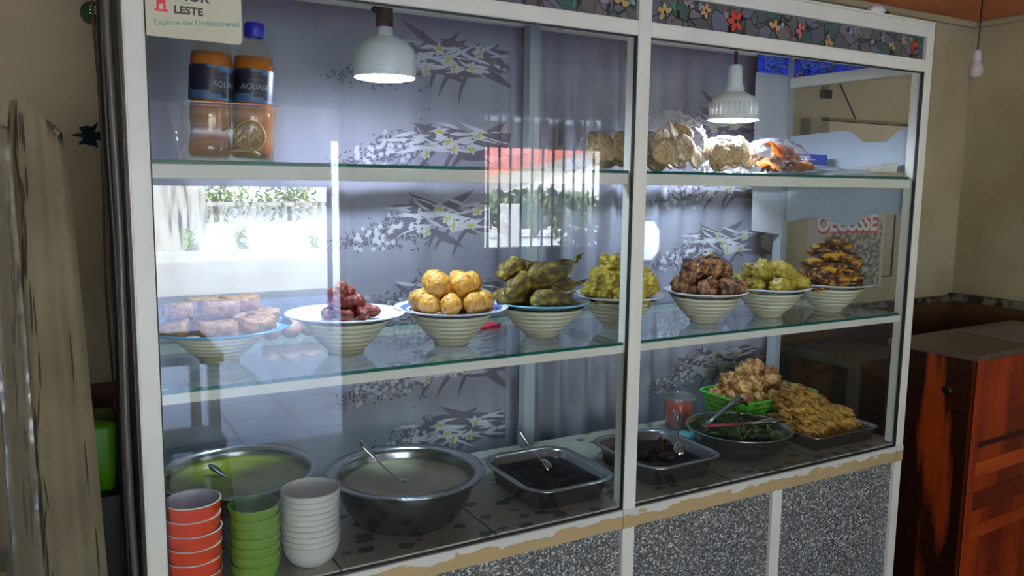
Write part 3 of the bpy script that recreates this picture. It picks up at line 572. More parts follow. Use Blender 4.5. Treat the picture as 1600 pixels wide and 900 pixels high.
# ------------------------------------------------------------ plates and bowls on the lower glass shelf
WHT = hexc(228, 228, 232)
P_ = {'plain': radial('plain_white_plate', [(0, WHT), (.19, WHT)]), 'blue_pat': radial('blue_patterned_plate', [(0, WHT), (.105, hexc(60, 80, 170)), (.110, WHT), (.116, hexc(90, 110, 190)), (.132, hexc(225, 228, 238)), (.146, hexc(190, 192, 200))]),
      'blue_rim': radial('blue_rimmed_plate', [(0, WHT), (.122, hexc(70, 140, 190)), (.130, WHT), (.134, hexc(85, 160, 205))]), 'blue_rim2': radial('pale_blue_rimmed_plate', [(0, hexc(185, 205, 215)), (.118, hexc(110, 180, 210))])}
bowl_me = {}
def set_bowl(i, x, y, r, pm, lab, plab, h=.085, br=.108):
    t = thing('bowl', lab, 'bowl', (x, y, SL), 0, None)
    prof = [(0, .004), (.036, .004), (.036, 0), (.044, 0), (.045, .008), (.046, .012)]
    for k in range(1, 49): u = k / 48; rr = .046 + (br - .046) * u ** .8 + .0017 * math.sin(u * 6 * 2 * PI); prof.append((rr, .012 + (h - .012) * u))
    prof += [(br + .002, h), (br - .004, h), (.05, .022), (0, .016)]
    bm = bmesh.new(); lathe(bm, prof, 56)
    o = link('bowl_body', bm, M['bowl'], t, True)
    z0 = SL + h - .006
    bm = bmesh.new(); lathe(bm, [(0, 0), (r * .52, 0), (r * .56, .004), (r * .8, .012), (r * .98, .018), (r, .021), (r * .985, .0225), (r * .8, .016), (r * .54, .007), (0, .005)], 64)
    tag(link('plate', bm, P_[pm], None, True, (x, y, z0)), plab, 'plate')
    return z0 + .006
names = ['plate of tofu slabs', 'plate of sausages', 'plate of fried potato balls', 'plate of fried fish', 'plate of yellow chicken behind the middle post', 'plate of brown stewed chicken', 'plate of yellow chicken beside the grilled stack', 'plate of grilled chicken fillets']
PL = [(.195, .255, .165, 'blue_rim'), (.487, .222, .146, 'plain'), (.765, .203, .15, 'blue_pat'), (1.035, .195, .135, 'blue_rim2'), (1.315, .215, .134, 'plain'), (1.615, .17, .130, 'plain'), (1.885, .165, .134, 'plain'), (2.17, .16, .140, 'plain')]
PDESC = ['wide blue rimmed plate under the tofu slabs', 'plain white plate under the red sausages', 'white plate with blue patterned rim under the fried potato balls', 'pale blue rimmed plate under the dark fried fish', 'plain white plate under the yellow chicken cut by the middle post', 'plain white plate under the brown stewed chicken', 'plain white plate under the yellow chicken pieces right of the brown chicken', 'plain white plate under the tall stack of charred chicken']
ZP = []
for i, (x, y, r, pm) in enumerate(PL):
    h_ = .085 if i else .075
    if i == 0: h_ = .07
    ZP.append(set_bowl(i, x, y, r, pm, 'ribbed cream bowl under the ' + names[i], PDESC[i], h_, .108 if i not in (3,) else .118))

ORD = ['leftmost', 'second from left', 'third from left', 'fourth from left', 'fifth from left', 'sixth from left', 'seventh from left', 'eighth from left', 'ninth from left', 'tenth from left', 'eleventh from left', 'twelfth from left']
LAY = ['bottom', 'second', 'third', 'fourth', 'fifth', 'sixth', 'seventh', 'eighth']
def pile_labels(base, places, where, gap=.011):
    idx = sorted(range(len(places)), key=lambda i: places[i][2]); layers = [[idx[0]]]
    for i in idx[1:]:
        if places[i][2] - places[layers[-1][-1]][2] > gap: layers.append([i])
        else: layers[-1].append(i)
    out = [None] * len(places)
    for l, ids in enumerate(layers):
        ym = sum(places[i][1] for i in ids) / len(ids); rows = {'front': [i for i in ids if places[i][1] <= ym + 1e-4], 'back': [i for i in ids if places[i][1] > ym + 1e-4]} if len(ids) > 3 else {'': ids}
        lay = 'topmost' if l == len(layers) - 1 and l else LAY[min(l, 7)]
        for rn, rr in rows.items():
            rr = sorted(rr, key=lambda i: places[i][0])
            for k, i in enumerate(rr): out[i] = base + (', ' + rn if rn else '') + (', ' + ORD[min(k, 11)] if len(rr) > 1 else '') + (' in the ' + lay + ' layer' if len(layers) > 1 else '') + ' ' + where
    return out
def food(name, cat, label, group, variants, places, m):
    """every piece is its own object; variants share meshes"""
    protos = []
    if isinstance(label, tuple): label = pile_labels(label[0], places, label[1])
    for k, (x, y, z, rx, ry, rz, s) in enumerate(places):
        v = k % len(variants)
        if v >= len(protos): o = link(name, variants[v], m, None, True); protos.append(o)
        else: o = protos[v].copy(); C.objects.link(o)
        o.location = (x, y, z); o.rotation_euler = (rx, ry, rz); o.scale = (s, s, s)
        tag(o, label if isinstance(label, str) else label[k], cat, group)
R = random.Random(21)
def ringpl(cx, cy, z, r, n, a0=0, s=1.0, j=.006, tilt=.5, zj=.003):
    return [(cx + r * math.cos(a0 + 2 * PI * k / n) + R.uniform(-j, j), cy + r * math.sin(a0 + 2 * PI * k / n) + R.uniform(-j, j), z + R.uniform(-zj, zj), R.uniform(-tilt, tilt), R.uniform(-tilt, tilt), R.uniform(0, 6.28), s * R.uniform(.93, 1.07)) for k in range(n)]
# tofu slabs
M['tofu'] = mat('fried_tofu_skin', hexc(150, 82, 26), .5, col2=hexc(192, 140, 76), scale=50, bump=.5, bscale=150, rnd=.08)
def slab(w_, d_, h_, seed):
    bm = bmesh.new(); bmesh.ops.create_cube(bm, size=1); bmesh.ops.subdivide_edges(bm, edges=bm.edges, cuts=9, use_grid_fill=True)
    for v in bm.verts:
        c = v.co; r2 = (abs(c.x * 2) ** 8 + abs(c.y * 2) ** 8 + abs(c.z * 2) ** 6) ** (1 / 8); k = 1 / max(r2, 1) ; n_ = .06 * fbm(c, 5, seed)
        v.co = Vector((c.x * w_ * k * (1 + n_ * .4), c.y * d_ * k * (1 + n_), c.z * h_ * k * (1 + n_) - (.12 * h_ * (1 - 3 * c.x * c.x) if c.z > .3 else 0)))
    return bm
x, y = PL[0][0], PL[0][1]; z = ZP[0] + .024
food('fried_tofu', 'tofu', ('fried tofu slab', 'on the left plate'), 'fried tofu slabs', [slab(.085, .055, .036, k) for k in range(3)],
     [(x - .02, y - .085, z, 0, .05, .1, 1), (x + .07, y - .06, z, 0, 0, .35, 1), (x + .1, y + .02, z + .003, .05, 0, .6, 1), (x - .1, y - .045, z, 0, 0, 1.3, 1), (x + .03, y + .02, z + .002, 0, 0, .1, 1), (x - .06, y + .03, z, 0, 0, .1, 1), (x - .0, y - .01, z + .036, 0, 0, .15, 1.0), (x - .09, y - .02, z + .037, .0, 0, .9, .8), (x + .055, y + .035, z + .038, 0, 0, .15, 1), (x - .02, y + .07, z + .034, 0, 0, .1, 1)], M['tofu'])
# sausages
M['saus'] = mat('red_brown_sausage', hexc(150, 50, 30), .3, col2=hexc(90, 24, 16), scale=70, bump=.6, bscale=200, rnd=.2, coat=.4)
def sausage(L_, r, bend, seed):
    bm = bmesh.new(); n = 12; pts = []; rr = []
    for k in range(n + 1):
        u = k / n * 2 - 1; pts.append((u * L_ / 2, 0, bend * (1 - u * u))); rr.append(max(.0015, r * (1 - abs(u) ** 5) ** .5 * (1 + .06 * math.sin(k * 1.7 + seed))))
    tube(bm, pts, rr, 14); return bm
x, y = PL[1][0], PL[1][1]; z = ZP[1] + .016; v_ = [sausage(.05, .0145, .002, 0), sausage(.058, .014, .004, 2), sausage(.046, .015, .0, 3)]
pp = ringpl(x + .01, y - .01, z, .048, 8, .2, 1, .005, .12, .001) + ringpl(x + .015, y - .01, z + .001, .0, 2, 0, 1, .012, .1, 0) + ringpl(x + .005, y, z + .025, .028, 5, .8, 1, .005, .5, .002)
pp += [(x - .032, y - .012, z + .036, 0, 1.25, .4, 1.1), (x - .012, y - .005, z + .046, .2, 1.35, 1.2, 1.15), (x + .014, y + .01, z + .044, .2, .9, 1.2, 1)]
food('sausage', 'sausage', ('red brown sausage', 'on the white plate'), 'sausages piled on the white plate', v_, pp, M['saus'])
# fried potato balls
M['ball'] = mat('golden_fried_potato', hexc(214, 160, 62), .42, col2=hexc(140, 66, 22), scale=75, detail=6, lo=.48, hi=.74, bump=.5, bscale=150, rnd=.12, coat=.2, spec=.5)
v_ = [blob(.031, .030, .029, .10, 1.6, k, 3, ridg=.05) for k in range(4)]
x, y = PL[2][0], PL[2][1]; z = ZP[2] + .030
pp = ringpl(x, y, z, .082, 8, .35, 1, .003, 1.5, .001) + ringpl(x, y, z - .001, .03, 3, 0, 1, .003, 1.5, .001) + [(x - .05, y - .03, z + .045, 0, 1, 2, 1.12), (x - .032, y + .038, z + .046, 1, 1, 2, 1.05), (x + .012, y - .04, z + .046, 2, 1, 3, 1.0), (x + .05, y - .01, z + .045, 2, .4, 1, 1.05), (x + .045, y + .05, z + .044, 1, .3, 1, 1)]
food('potato_ball', 'fried ball', ('golden potato ball', 'on the blue patterned plate'), 'fried potato balls', v_, pp, M['ball'])
# fried fish
M['fish'] = mat('fried_fish_skin', hexc(70, 58, 22), .5, col2=hexc(150, 146, 36), scale=42, detail=8, lo=.38, hi=.66, bump=1.0, bscale=130, rnd=.25, coat=.15, col3=hexc(110, 84, 30), stretch=(.6, 1, 1))
def fish(L_, h_, seed):
    bm = bmesh.new(); n = 26; rings = []
    for k in range(n + 1):
        u = k / n
        hh = h_ * (abs(math.sin(PI * min(u / .86, 1) ** .7)) ** .7 * .52 + .10) if u < .86 else h_ * (.10 + .28 * ((u - .86) / .14) ** 1.2)
        ww = hh * .8 if u < .86 else h_ * .07
        ring = []
        for j in range(14):
            a = 2 * PI * j / 14; q = Vector(((u - .5) * L_, ww * math.cos(a), hh * math.sin(a))); nn = 1 + .22 * fbm(q, 38, seed)
            q = Vector((q.x + (.012 * math.sin(5 * a) * ((u - .86) / .14) if u > .86 else 0), q.y * nn + .012 * math.sin(u * 4 + seed), q.z * nn)); ring.append(bm.verts.new(q))
        rings.append(ring)
    for A, B in zip(rings, rings[1:]):
        for j in range(14): bm.faces.new((A[j], A[(j + 1) % 14], B[(j + 1) % 14], B[j]))
    bm.faces.new(rings[0][::-1]); bm.faces.new(rings[-1])
    # fins
    for s in (-1, 1):
        f = [bm.verts.new(q) for q in ((-.1 * L_, s * h_ * .3, -.0), (.08 * L_, s * h_ * .45, -.006), (.1 * L_, s * h_ * .38, .006))]; bm.faces.new(f)
    f = [bm.verts.new(q) for q in ((-.12 * L_, .002, h_ * .5), (.0, .001, h_ * .6), (.16 * L_, 0, h_ * .5), (.2 * L_, .0, h_ * .3))]; bm.faces.new(f)
    return bm
x, y = PL[3][0], PL[3][1]; z = ZP[3] + .022
pp = [(x + .005, y - .07, z - .002, 1.2, 0.1, .15, .95), (x - .06, y + .02, z, 1.3, 0, .5, 1), (x + .04, y + .03, z, 1.2, 0, .3, 1.05), (x - .02, y + .08, z, 1.2, 0, .1, 1), (x - .05, y - .02, z + .04, 1.0, -.15, .35, 1.0), (x + .035, y - .02, z + .042, 1.1, -.05, .3, 1.1), (x + .0, y + .04, z + .075, 1.0, -.1, .5, 1.0), (x + .025, y - .03, z + .084, .8, -.12, .28, 1.1), (x - .06, y + .02, z + .08, 1.0, -.15, .4, .9)]
food('fried_fish', 'fish', ('olive fried fish', 'on the pale blue plate'), 'fried fish pile', [fish(.185, .058, k) for k in range(4)], pp, M['fish'])
# chicken pieces
def drum(L_, r, seed, amp=.2):
    def fn(q, d):
        u = (d.x + 1) / 2; k = 1.15 - .75 * u ** 1.4; return Vector((q.x, q.y * k, q.z * k + .004 * math.sin(u * 5)))
    return blob(L_ / 2, r, r * .85, amp, 2.2, seed, 4, fn, ridg=.28, hf=.4)
def chunk(a, b, c, seed, amp=.35, hf=1.0, fs=2.1, rg_=.5): return blob(a, b, c, amp, fs, seed, 4, None, ridg=rg_, hf=hf)
M['ychick'] = mat('yellow_turmeric_chicken', hexc(160, 136, 18), .33, col2=hexc(226, 206, 92), scale=75, bump=.9, bscale=120, rnd=.1, coat=.35, lo=.4, hi=.75)
M['bchick'] = mat('brown_soy_chicken', hexc(60, 28, 14), .3, col2=hexc(196, 138, 80), scale=50, bump=.9, bscale=120, rnd=.22, coat=.45, lo=.38, hi=.66)
v_ = [chunk(.038, .031, .027, k, .45, .35, 1.5, .45) for k in range(3)] + [drum(.1, .03, 5)]
x, y = PL[4][0], PL[4][1]; z = ZP[4] + .026
pp = ringpl(x, y, z, .072, 8, .3, 1.05, .004, .6, .002) + ringpl(x, y, z, .0, 1, 0, 1.1, 0, 1, 0) + ringpl(x - .035, y - .0, z + .04, .032, 4, .5, 1.05, .005, .9, .003) + [(x - .035, y - .005, z + .078, .4, .4, 1, 1.1), (x + .055, y - .01, z + .036, 1, 1, 2, 1.05), (x + .05, y - .05, z + .03, 1, 0, 2, .9), (x + .068, y + .02, z + .03, 1, 1, 2, 1)]
food('yellow_chicken', 'chicken', ('yellow chicken chunk', 'behind the middle post'), 'yellow chicken behind the middle post', v_, pp, M['ychick'])
x, y = PL[5][0], PL[5][1]; z = ZP[5] + .028; v_ = [chunk(.036, .033, .029, k + 20, .4, .35, 1.5, .4) for k in range(3)] + [drum(.085, .031, 27, .2)]
pp = ringpl(x, y, z, .078, 8, .1, 1, .004, .6, .002) + ringpl(x, y, z, .025, 2, 0, 1, 0, 1, 0) + [(x - .07, y - .01, z + .052, 0, -1.2, 0, 1.0), (x - .03, y + .02, z + .045, .2, .2, 1, .95), (x + .015, y - .0, z + .054, .2, .2, 2, 1.25), (x + .03, y + .045, z + .046, .9, .2, 2, 1.1), (x + .07, y + .01, z + .036, .9, .5, 2, .9)]
food('brown_chicken', 'chicken', ('brown braised chicken', 'on its white plate'), 'brown braised chicken', v_, pp, M['bchick'])
x, y = PL[6][0], PL[6][1]; z = ZP[6] + .022; v_ = [drum(.12, .03, 31, .15), drum(.11, .032, 33, .15), chunk(.036, .03, .026, 35)]
pp = [(x - .01, y - .07, z, .2, 0, .15, 1), (x + .075, y - .03, z, .2, 0, 1.9, 1), (x - .085, y - .02, z, 0, 0, 1.2, .95), (x, y + .01, z, 0, 0, .3, 1), (x + .03, y + .07, z, 0, 0, .2, 1), (x - .05, y + .065, z, 0, 0, 2, 1), (x - .04, y - .015, z + .04, 0, .15, .3, 1.05), (x + .05, y - .02, z + .038, .1, .2, -.5, 1.1), (x + .01, y + .04, z + .042, .1, 0, .4, 1.1), (x - .055, y + .04, z + .044, .5, 0, 1, .9)]
food('yellow_chicken', 'chicken', ('yellow chicken leg', 'beside the grilled stack'), 'yellow chicken legs', v_, pp, M['ychick'])
M['gchick'] = mat('charred_grilled_chicken', hexc(28, 15, 10), .45, col2=hexc(214, 160, 44), scale=34, detail=8, lo=.42, hi=.57, bump=1.0, bscale=110, rnd=.15, coat=.3, col3=hexc(120, 52, 16))
x, y = PL[7][0], PL[7][1]; z = ZP[7] + .012
v_ = [blob(.062, .038, .0155, .22, 2.0, 40 + k, 4, lambda q, d: Vector((q.x, q.y * (1 - .25 * d.x), q.z + .004 * math.sin(d.x * 3))), ridg=.2) for k in range(4)]
pp = []
for lv, (rr, n, s) in enumerate(((.07, 5, 1.05), (.07, 4, 1.08), (.062, 4, 1.05), (.054, 3, 1.1), (.045, 3, 1.0), (.03, 2, 1.0), (.01, 1, .9))):
    for k in range(n):
        a = lv * .9 + 2 * PI * k / n; pp.append((x + rr * math.cos(a), y + rr * math.sin(a) * .9, z + lv * .0235 + R.uniform(-.002, .002), R.uniform(-.16, .16), R.uniform(-.16, .16), a + PI / 2 + R.uniform(-.4, .4), s))
food('grilled_chicken', 'chicken', ('charred grilled chicken', 'of the tall stack'), 'grilled chicken stack', v_, pp, M['gchick'])
# eggs behind the plates
M['egg'] = mat('brown_eggshell', hexc(205, 160, 140), .4, col2=hexc(190, 140, 120), scale=30)
egg = lambda: blob(.034, .026, .026, .0, 1, 0, 3, lambda q, d: Vector((q.x, q.y * (1 - .12 * d.x), q.z * (1 - .12 * d.x))))
food('egg', 'egg', ['brown egg behind the tofu plate, nearest the tofu', 'brown egg lying between the two other eggs behind the plates', 'brown egg behind the sausage plate, nearest the sausages'], 'eggs', [egg()], [(.36, .455, SL + .0262, 0, 0, 1.3, 1), (.415, .46, SL + .0262, 0, 0, 1.0, 1), (.472, .468, SL + .0262, 0, 0, .4, 1)], M['egg'])
M['red_paper'] = mat('red_wrapper', hexc(190, 35, 60), .4)
bm = bmesh.new(); loft(bm, [[(.86, .33, SL + .0005), (1.0, .36, SL + .0005), (1.0, .44, SL + .0005), (.87, .42, SL + .0005)], [(.86, .33, SL + .003), (1.0, .36, SL + .012), (1.0, .44, SL + .006), (.87, .42, SL + .003)]], True, True)
tag(link('snack_wrapper', bm, M['red_paper']), 'flat red wrapper lying on the shelf behind the potato ball and fish plates', 'wrapper')

# ------------------------------------------------------------ bowls stacks on the deck
def stack(x, y, n, top, r, foot, hb, out, inn, lab, grp, rimw, cream=None):
    me = None; z0 = DK; pitch = (top - DK - hb) / (n - 1)
    for k in range(n):
        if me is None:
            bm = bmesh.new(); lathe(bm, [(0, .003), (foot - .004, .003), (foot - .003, 0), (foot, 0), (foot + .002, .005)] + rimw + [(r, hb - .0025)], 56, 0)
            lathe(bm, [(r, hb - .0025), (r + .0008, hb), (r - .002, hb)], 56, 1)
            lathe(bm, [(r - .002, hb), (rimw[-1][0] - .004, rimw[-1][1]), (foot * .9, .010), (0, .008)], 56, 2)
            o = link('bowl', bm, [out, cream or out, inn], None, True); me = o
        else: o = me.copy(); C.objects.link(o)
        jx, jy = (R.uniform(-.0012, .0012), R.uniform(-.0012, .0012)); o.location = (x + jx, y + jy, z0 + k * pitch)
        pos = 'topmost' if k == n - 1 else ('bottom' if k == 0 else None)
        tag(o, lab[0] + ' bowl, ' + (['topmost'] + [q + ' from the top' for q in ('second', 'third', 'fourth', 'fifth', 'sixth', 'seventh', 'eighth', 'ninth', 'tenth')])[n - 1 - k] + ' of the ' + lab[1] + ' stack', 'bowl', grp)
cream = mat('white_bowl_rim', hexc(222, 214, 200), .35)
stack(.0985, .070, 6, .878, .0565, .046, .048, mat('orange_melamine', hexc(225, 68, 28), .22, coat=.4), mat('greyish_white_bowl_inside', hexc(205, 198, 205), .3), ('glossy orange', 'orange'), 'orange bowls in the stack', [(.0525, .015), (.056, .035)], cream)
stack(.226, .075, 7, .842, .0540, .044, .040, mat('green_melamine', hexc(110, 150, 40), .25, coat=.4), mat('dark_green_bowl_inside', hexc(70, 110, 35), .35), ('glossy green', 'green'), 'green bowls in the stack', [(.0505, .014), (.0535, .030)])
stack(.352, .082, 10, .853, .066, .034, .058, mat('ivory_melamine', hexc(214, 212, 200), .3, coat=.3), mat('white_bowl_inside', hexc(222, 220, 214), .35), ('ivory white', 'white'), 'white bowls in the stack', [(.05, .012), (.060, .030), (.0645, .048)])

# ------------------------------------------------------------ soup basins
def basin(x, y, r, h_, base, lab, flange=.028):
    bm = bmesh.new(); ri = r - flange
    pr = [(0, 0), (base, 0), (base + .02, .006)] + [(base + .02 + (ri - base - .02) * (1 - (1 - u) ** 2), .006 + (h_ - .012) * u) for u in (.15, .3, .45, .6, .75, .9, 1)]
    pr += [(r - .004, h_ - .002), (r, h_ - .004), (r + .001, h_), (r - .003, h_ + .003), (ri - .002, h_ - .001)]
    pr += [(base + .018 + (ri - base - .02) * (1 - (1 - u) ** 2) - .002, .009 + (h_ - .012) * u) for u in (.9, .6, .3, .1)] + [(0, .008)]
    lathe(bm, pr, 72); o = link('steel_basin', bm, M['steel'], None, True, (x, y, DK)); tag(o, lab, 'basin'); return o
def soup(x, y, r, z, m, lab):
    bm = bmesh.new(); rings = [(0, 0)] + [(r * k / 10, .0012 * math.sin(k * 1.3)) for k in range(1, 11)] + [(r, -.012), (0, -.012)]
    lathe(bm, rings, 64); tag(link('soup', bm, m, None, True, (x, y, z)), lab, 'soup', None, 'stuff')
basin(.242, .345, .200, .155, .11, 'wide steel basin of green curry soup behind the stacked bowls', .02)
M['gsoup'] = mat('yellow_green_broth', hexc(150, 160, 14), .15, col2=hexc(165, 172, 40), scale=8, bump=.05)
soup(.242, .345, .174, DK + .132, M['gsoup'], 'yellow green broth filling the basin behind the stacked bowls')
basin(.645, .222, .207, .126, .115, 'large steel basin of pale soup right of the white bowl stack')
M['wsoup'] = mat('pale_grey_broth', hexc(200, 194, 160), .12, col2=hexc(186, 178, 142), scale=7, bump=.05)
soup(.645, .222, .172, DK + .098, M['wsoup'], 'pale creamy broth with a spoon standing in it')
M['frag'] = None
def spoon(name, p0, p1, lab, wide=.013, cat='spoon', curve=.01, bowl=True, m='steel_b'):
    """p0 = handle tip, p1 = bowl centre"""
    t = thing(name, lab, cat, p0); d = Vector(p1) - Vector(p0); L_ = d.length; bm = bmesh.new(); n = 16
    side = Vector((d.y, -d.x, 0)).normalized(); 
    if side.length < .1: side = Vector((1, 0, 0))
    nn = d.normalized().cross(side).normalized(); rows = []
    for k in range(n + 1):
        u = k / n; wd = wide * (.95 * math.exp(-((u - .1) / .17) ** 2) + .32 + .1 * u) * (.35 if k == 0 else 1); c = d * u + nn * curve * math.sin(PI * u)
        rows.append([bm.verts.new(c + side * wd * s * .5 + nn * th) for s, th in ((-1, 0), (-.5, .0012), (0, .0018), (.5, .0012), (1, 0), (0, -.0012))])
    for a, b in zip(rows, rows[1:]):
        for j in range(6): bm.faces.new((a[j], a[(j + 1) % 6], b[(j + 1) % 6], b[j]))
    bm.faces.new(rows[0][::-1]); bm.faces.new(rows[-1]); hd_ = link('handle', bm, M[m], t, True)
    bm = bmesh.new()
    for k in range(3, 9): # embossed beads on the handle
        u = .05 + k * .035; tube(bm, [d * u + nn * (.0015 + curve * math.sin(PI * u)) - side * .003, d * u + nn * (.002 + curve * math.sin(PI * u)) + side * .003], .0012, 5)
    link('embossing', bm, M['steel'], hd_, True)
    if bowl:
        bm = bmesh.new(); dn = d.normalized()
        g = [[None] * 13 for _ in range(7)]
        for i in range(7):
            for j in range(13):
                rr = i / 6; a = 2 * PI * j / 12; g[i][j] = bm.verts.new(d + dn * .028 * rr * math.cos(a) + side * .019 * rr * math.sin(a) - nn * .009 * (1 - rr * rr))
        for i in range(6):
            for j in range(12): bm.faces.new((g[i][j], g[i][j + 1], g[i + 1][j + 1], g[i + 1][j]))
        bmesh.ops.remove_doubles(bm, verts=bm.verts, dist=1e-5); o = link('spoon_bowl', bm, M[m], t, True); s_ = o.modifiers.new('s', 'SOLIDIFY'); s_.thickness = .0012
    return t
spoon('ladle_spoon', (.548, .30, .875), (.645, .21, DK + .088), 'patterned steel spoon standing in the pale soup basin', .030)
spoon('serving_spoon', (.185, .40, .835), (.30, .28, DK + .102), 'dark steel spoon lying on the rim of the green soup basin', .02, m='steel')

# ------------------------------------------------------------ steel trays of dark stew
M['stew'] = mat('black_brown_stew', hexc(12, 6, 6), .5, col2=hexc(34, 12, 11), scale=28, bump=.8, bscale=40, spec=.25)
def tray(x, y, w_, d_, h_, rz, lab, r=.06, fl=.018, m='steel'):
    t = thing('steel_tray', lab, 'tray', (x, y, DK), rz); bm = bmesh.new(); L_ = []
    a, b = w_ - 2 * fl, d_ - 2 * fl
    L_ = [rrect(a - .04, b - .04, r - .02, 0), rrect(a - .026, b - .026, r - .012, .004), rrect(a - .016, b - .016, r - .008, h_ * .5), rrect(a - .008, b - .008, r - .004, h_ * .55), rrect(a - .004, b - .004, r, h_ * .9), rrect(a, b, r, h_ - .003),
          rrect(w_, d_, r + fl * .8, h_ - .003), rrect(w_ + .002, d_ + .002, r + fl * .8, h_), rrect(w_, d_, r + fl * .8, h_ + .002), rrect(a + .006, b + .006, r, h_ + .002), rrect(a, b, r, h_ - .002), rrect(a - .008, b - .008, r - .004, h_ * .9), rrect(a - .012, b - .012, r - .006, h_ * .55), rrect(a - .02, b - .02, r - .01, h_ * .5), rrect(a - .032, b - .032, r - .014, .007)]
    loft(bm, L_, True, True); link('tray_body', bm, M[m], t, True); return t
def stewfill(x, y, w_, d_, z, seed, m, lab, amp=.012):
    bm = bmesh.new(); n = 40; lp = rrect(w_, d_, .05, 0, 9); N_ = len(lp); rings = [[bm.verts.new((0, 0, amp * .5))]]
    for i in range(1, 21):
        s = i / 20; rings.append([bm.verts.new((p[0] * s, p[1] * s, amp * (1 - s ** 4) * (1 + 1.3 * fbm((p[0] * s, p[1] * s, 0), 26, seed)))) for p in lp])
    for k in range(N_): bm.faces.new((rings[0][0], rings[1][k], rings[1][(k + 1) % N_]))
    for a, b in zip(rings[1:], rings[2:]):
        for k in range(N_): bm.faces.new((a[k], b[k], b[(k + 1) % N_], a[(k + 1) % N_]))
    bm.faces.new([bm.verts.new((p[0], p[1], -.02)) for p in lp]); lo = list(bm.verts)[-N_:]
    for k in range(N_): bm.faces.new((rings[-1][k], lo[k], lo[(k + 1) % N_], rings[-1][(k + 1) % N_]))
    tag(link('dark_stew', bm, m, None, True, (x, y, z)), lab, 'stew', None, 'stuff')
tray(1.075, .208, .292, .335, .064, .0, 'rectangular steel tray of dark stew left of the middle post')
stewfill(1.075, .208, .234, .277, DK + .042, 1, M['stew'], 'nearly black stew in the steel tray left of the middle post', .012)
tray(1.470, .205, .305, .335, .064, .0, 'rectangular steel tray of dark stew right of the middle post')
stewfill(1.470, .205, .245, .275, DK + .036, 4, M['stew'], 'nearly black stew in the steel tray right of the middle post', .012)
v_ = [chunk(.03, .016, .02, 60 + k, .3) for k in range(3)]
food('meat_chunk', 'meat', ('dark red meat chunk', 'in the right stew tray'), 'meat chunks in the right stew tray', v_, [(1.50, .22, DK + .05, 0, -1.0, .5, 1.1), (1.53, .23, DK + .05, .3, .6, 1.2, 1), (1.42, .20, DK + .044, 0, .2, .4, 1), (1.47, .15, DK + .044, 0, .1, 2.4, .9)], mat('dark_red_meat', hexc(60, 20, 16), .35, col2=hexc(30, 10, 9), scale=30, bump=.5, coat=.3))
spoon('serving_spoon', (1.03, .30, .845), (1.085, .22, DK + .062), 'bright steel spoon leaning in the stew tray left of the middle post', .020)
spoon('serving_spoon', (1.575, .235, .835), (1.535, .17, DK + .058), 'patterned steel spoon standing in the stew tray right of the middle post', .022)

# ------------------------------------------------------------ greens bowl, tongs
def bowl2(x, y, r, h_, lab):
    bm = bmesh.new(); pr = [(0, 0), (r * .5, 0), (r * .62, .006), (r * .8, h_ * .4), (r * .92, h_ * .85), (r * .94, h_ - .002), (r - .002, h_ - .001), (r, h_ + .002), (r - .003, h_ + .004), (r * .93, h_ + .001), (r * .9, h_ * .84), (r * .78, h_ * .4), (r * .58, .01), (0, .006)]
    lathe(bm, pr, 64); return tag(link('steel_bowl', bm, M['steel'], None, True, (x, y, DK)), lab, 'bowl')
gx, gy, gr = 1.812, .195, .175
bowl2(gx, gy, gr, .085, 'round steel bowl of cooked greens in front of the green basket')
M['greens'] = mat('cooked_dark_greens', hexc(26, 44, 20), .35, col2=hexc(86, 108, 44), scale=30, coat=.3, lo=.4, hi=.7); M['stem'] = mat('pale_green_stems', hexc(126, 160, 76), .4)
rg = random.Random(8); bm = bmesh.new()
lathe(bm, [(0, .015), (gr * .4, .012), (gr * .75, .0), (gr * .84, -.012), (0, -.03)], 32)
for _ in range(520):
    a = rg.uniform(0, 6.28); rr = gr * .74 * rg.random() ** .5; p = Vector((rr * math.cos(a), rr * math.sin(a), .008 + .034 * (1 - (rr / gr) ** 2) + rg.uniform(0, .008)))
    d = Vector((rg.gauss(0, 1), rg.gauss(0, 1), rg.gauss(0, .25))).normalized() * rg.uniform(.012, .024); k = rg.random() < .14
    tube(bm, [p - d, p + Vector((0, 0, rg.uniform(.002, .009))), p + d], [.001, .0028 if k else .0045, .001], 5, 1 if k else 0, .7 if k else .35, False)
tag(link('cooked_greens', bm, [M['greens'], M['stem']], None, True, (gx, gy, DK + .058)), 'dark cooked leafy greens heaped in the round steel bowl', 'greens', None, 'stuff')
t = thing('tongs', 'steel serving tongs with pink handle grip lying across the greens bowl', 'tongs', (0, 0, 0))
def arm(pts, wd):
    bm = bmesh.new(); tube(bm, pts, wd, 12, 0, .45); return bm
zt = DK + .103
link('arm', arm([(1.665, .205, zt - .0), (1.78, .165, zt + .004), (1.84, .14, zt + .008), (1.885, .125, zt + .012), (1.93, .115, zt + .006)], [.009, .009, .007, .022, .012]), M['steel_b'], t, True)
link('arm', arm([(1.665, .205, zt), (1.75, .235, zt + .016), (1.83, .26, zt + .034), (1.88, .265, zt + .05), (1.91, .26, zt + .03)], [.009, .009, .010, .024, .012]), M['steel'], t, True)
link('grip', arm([(1.672, .203, zt + .0015), (1.72, .186, zt + .003), (1.80, .158, zt + .006)], [.0105, .0105, .0095]), mat('pink_grip', hexc(165, 45, 75), .35), t, True)
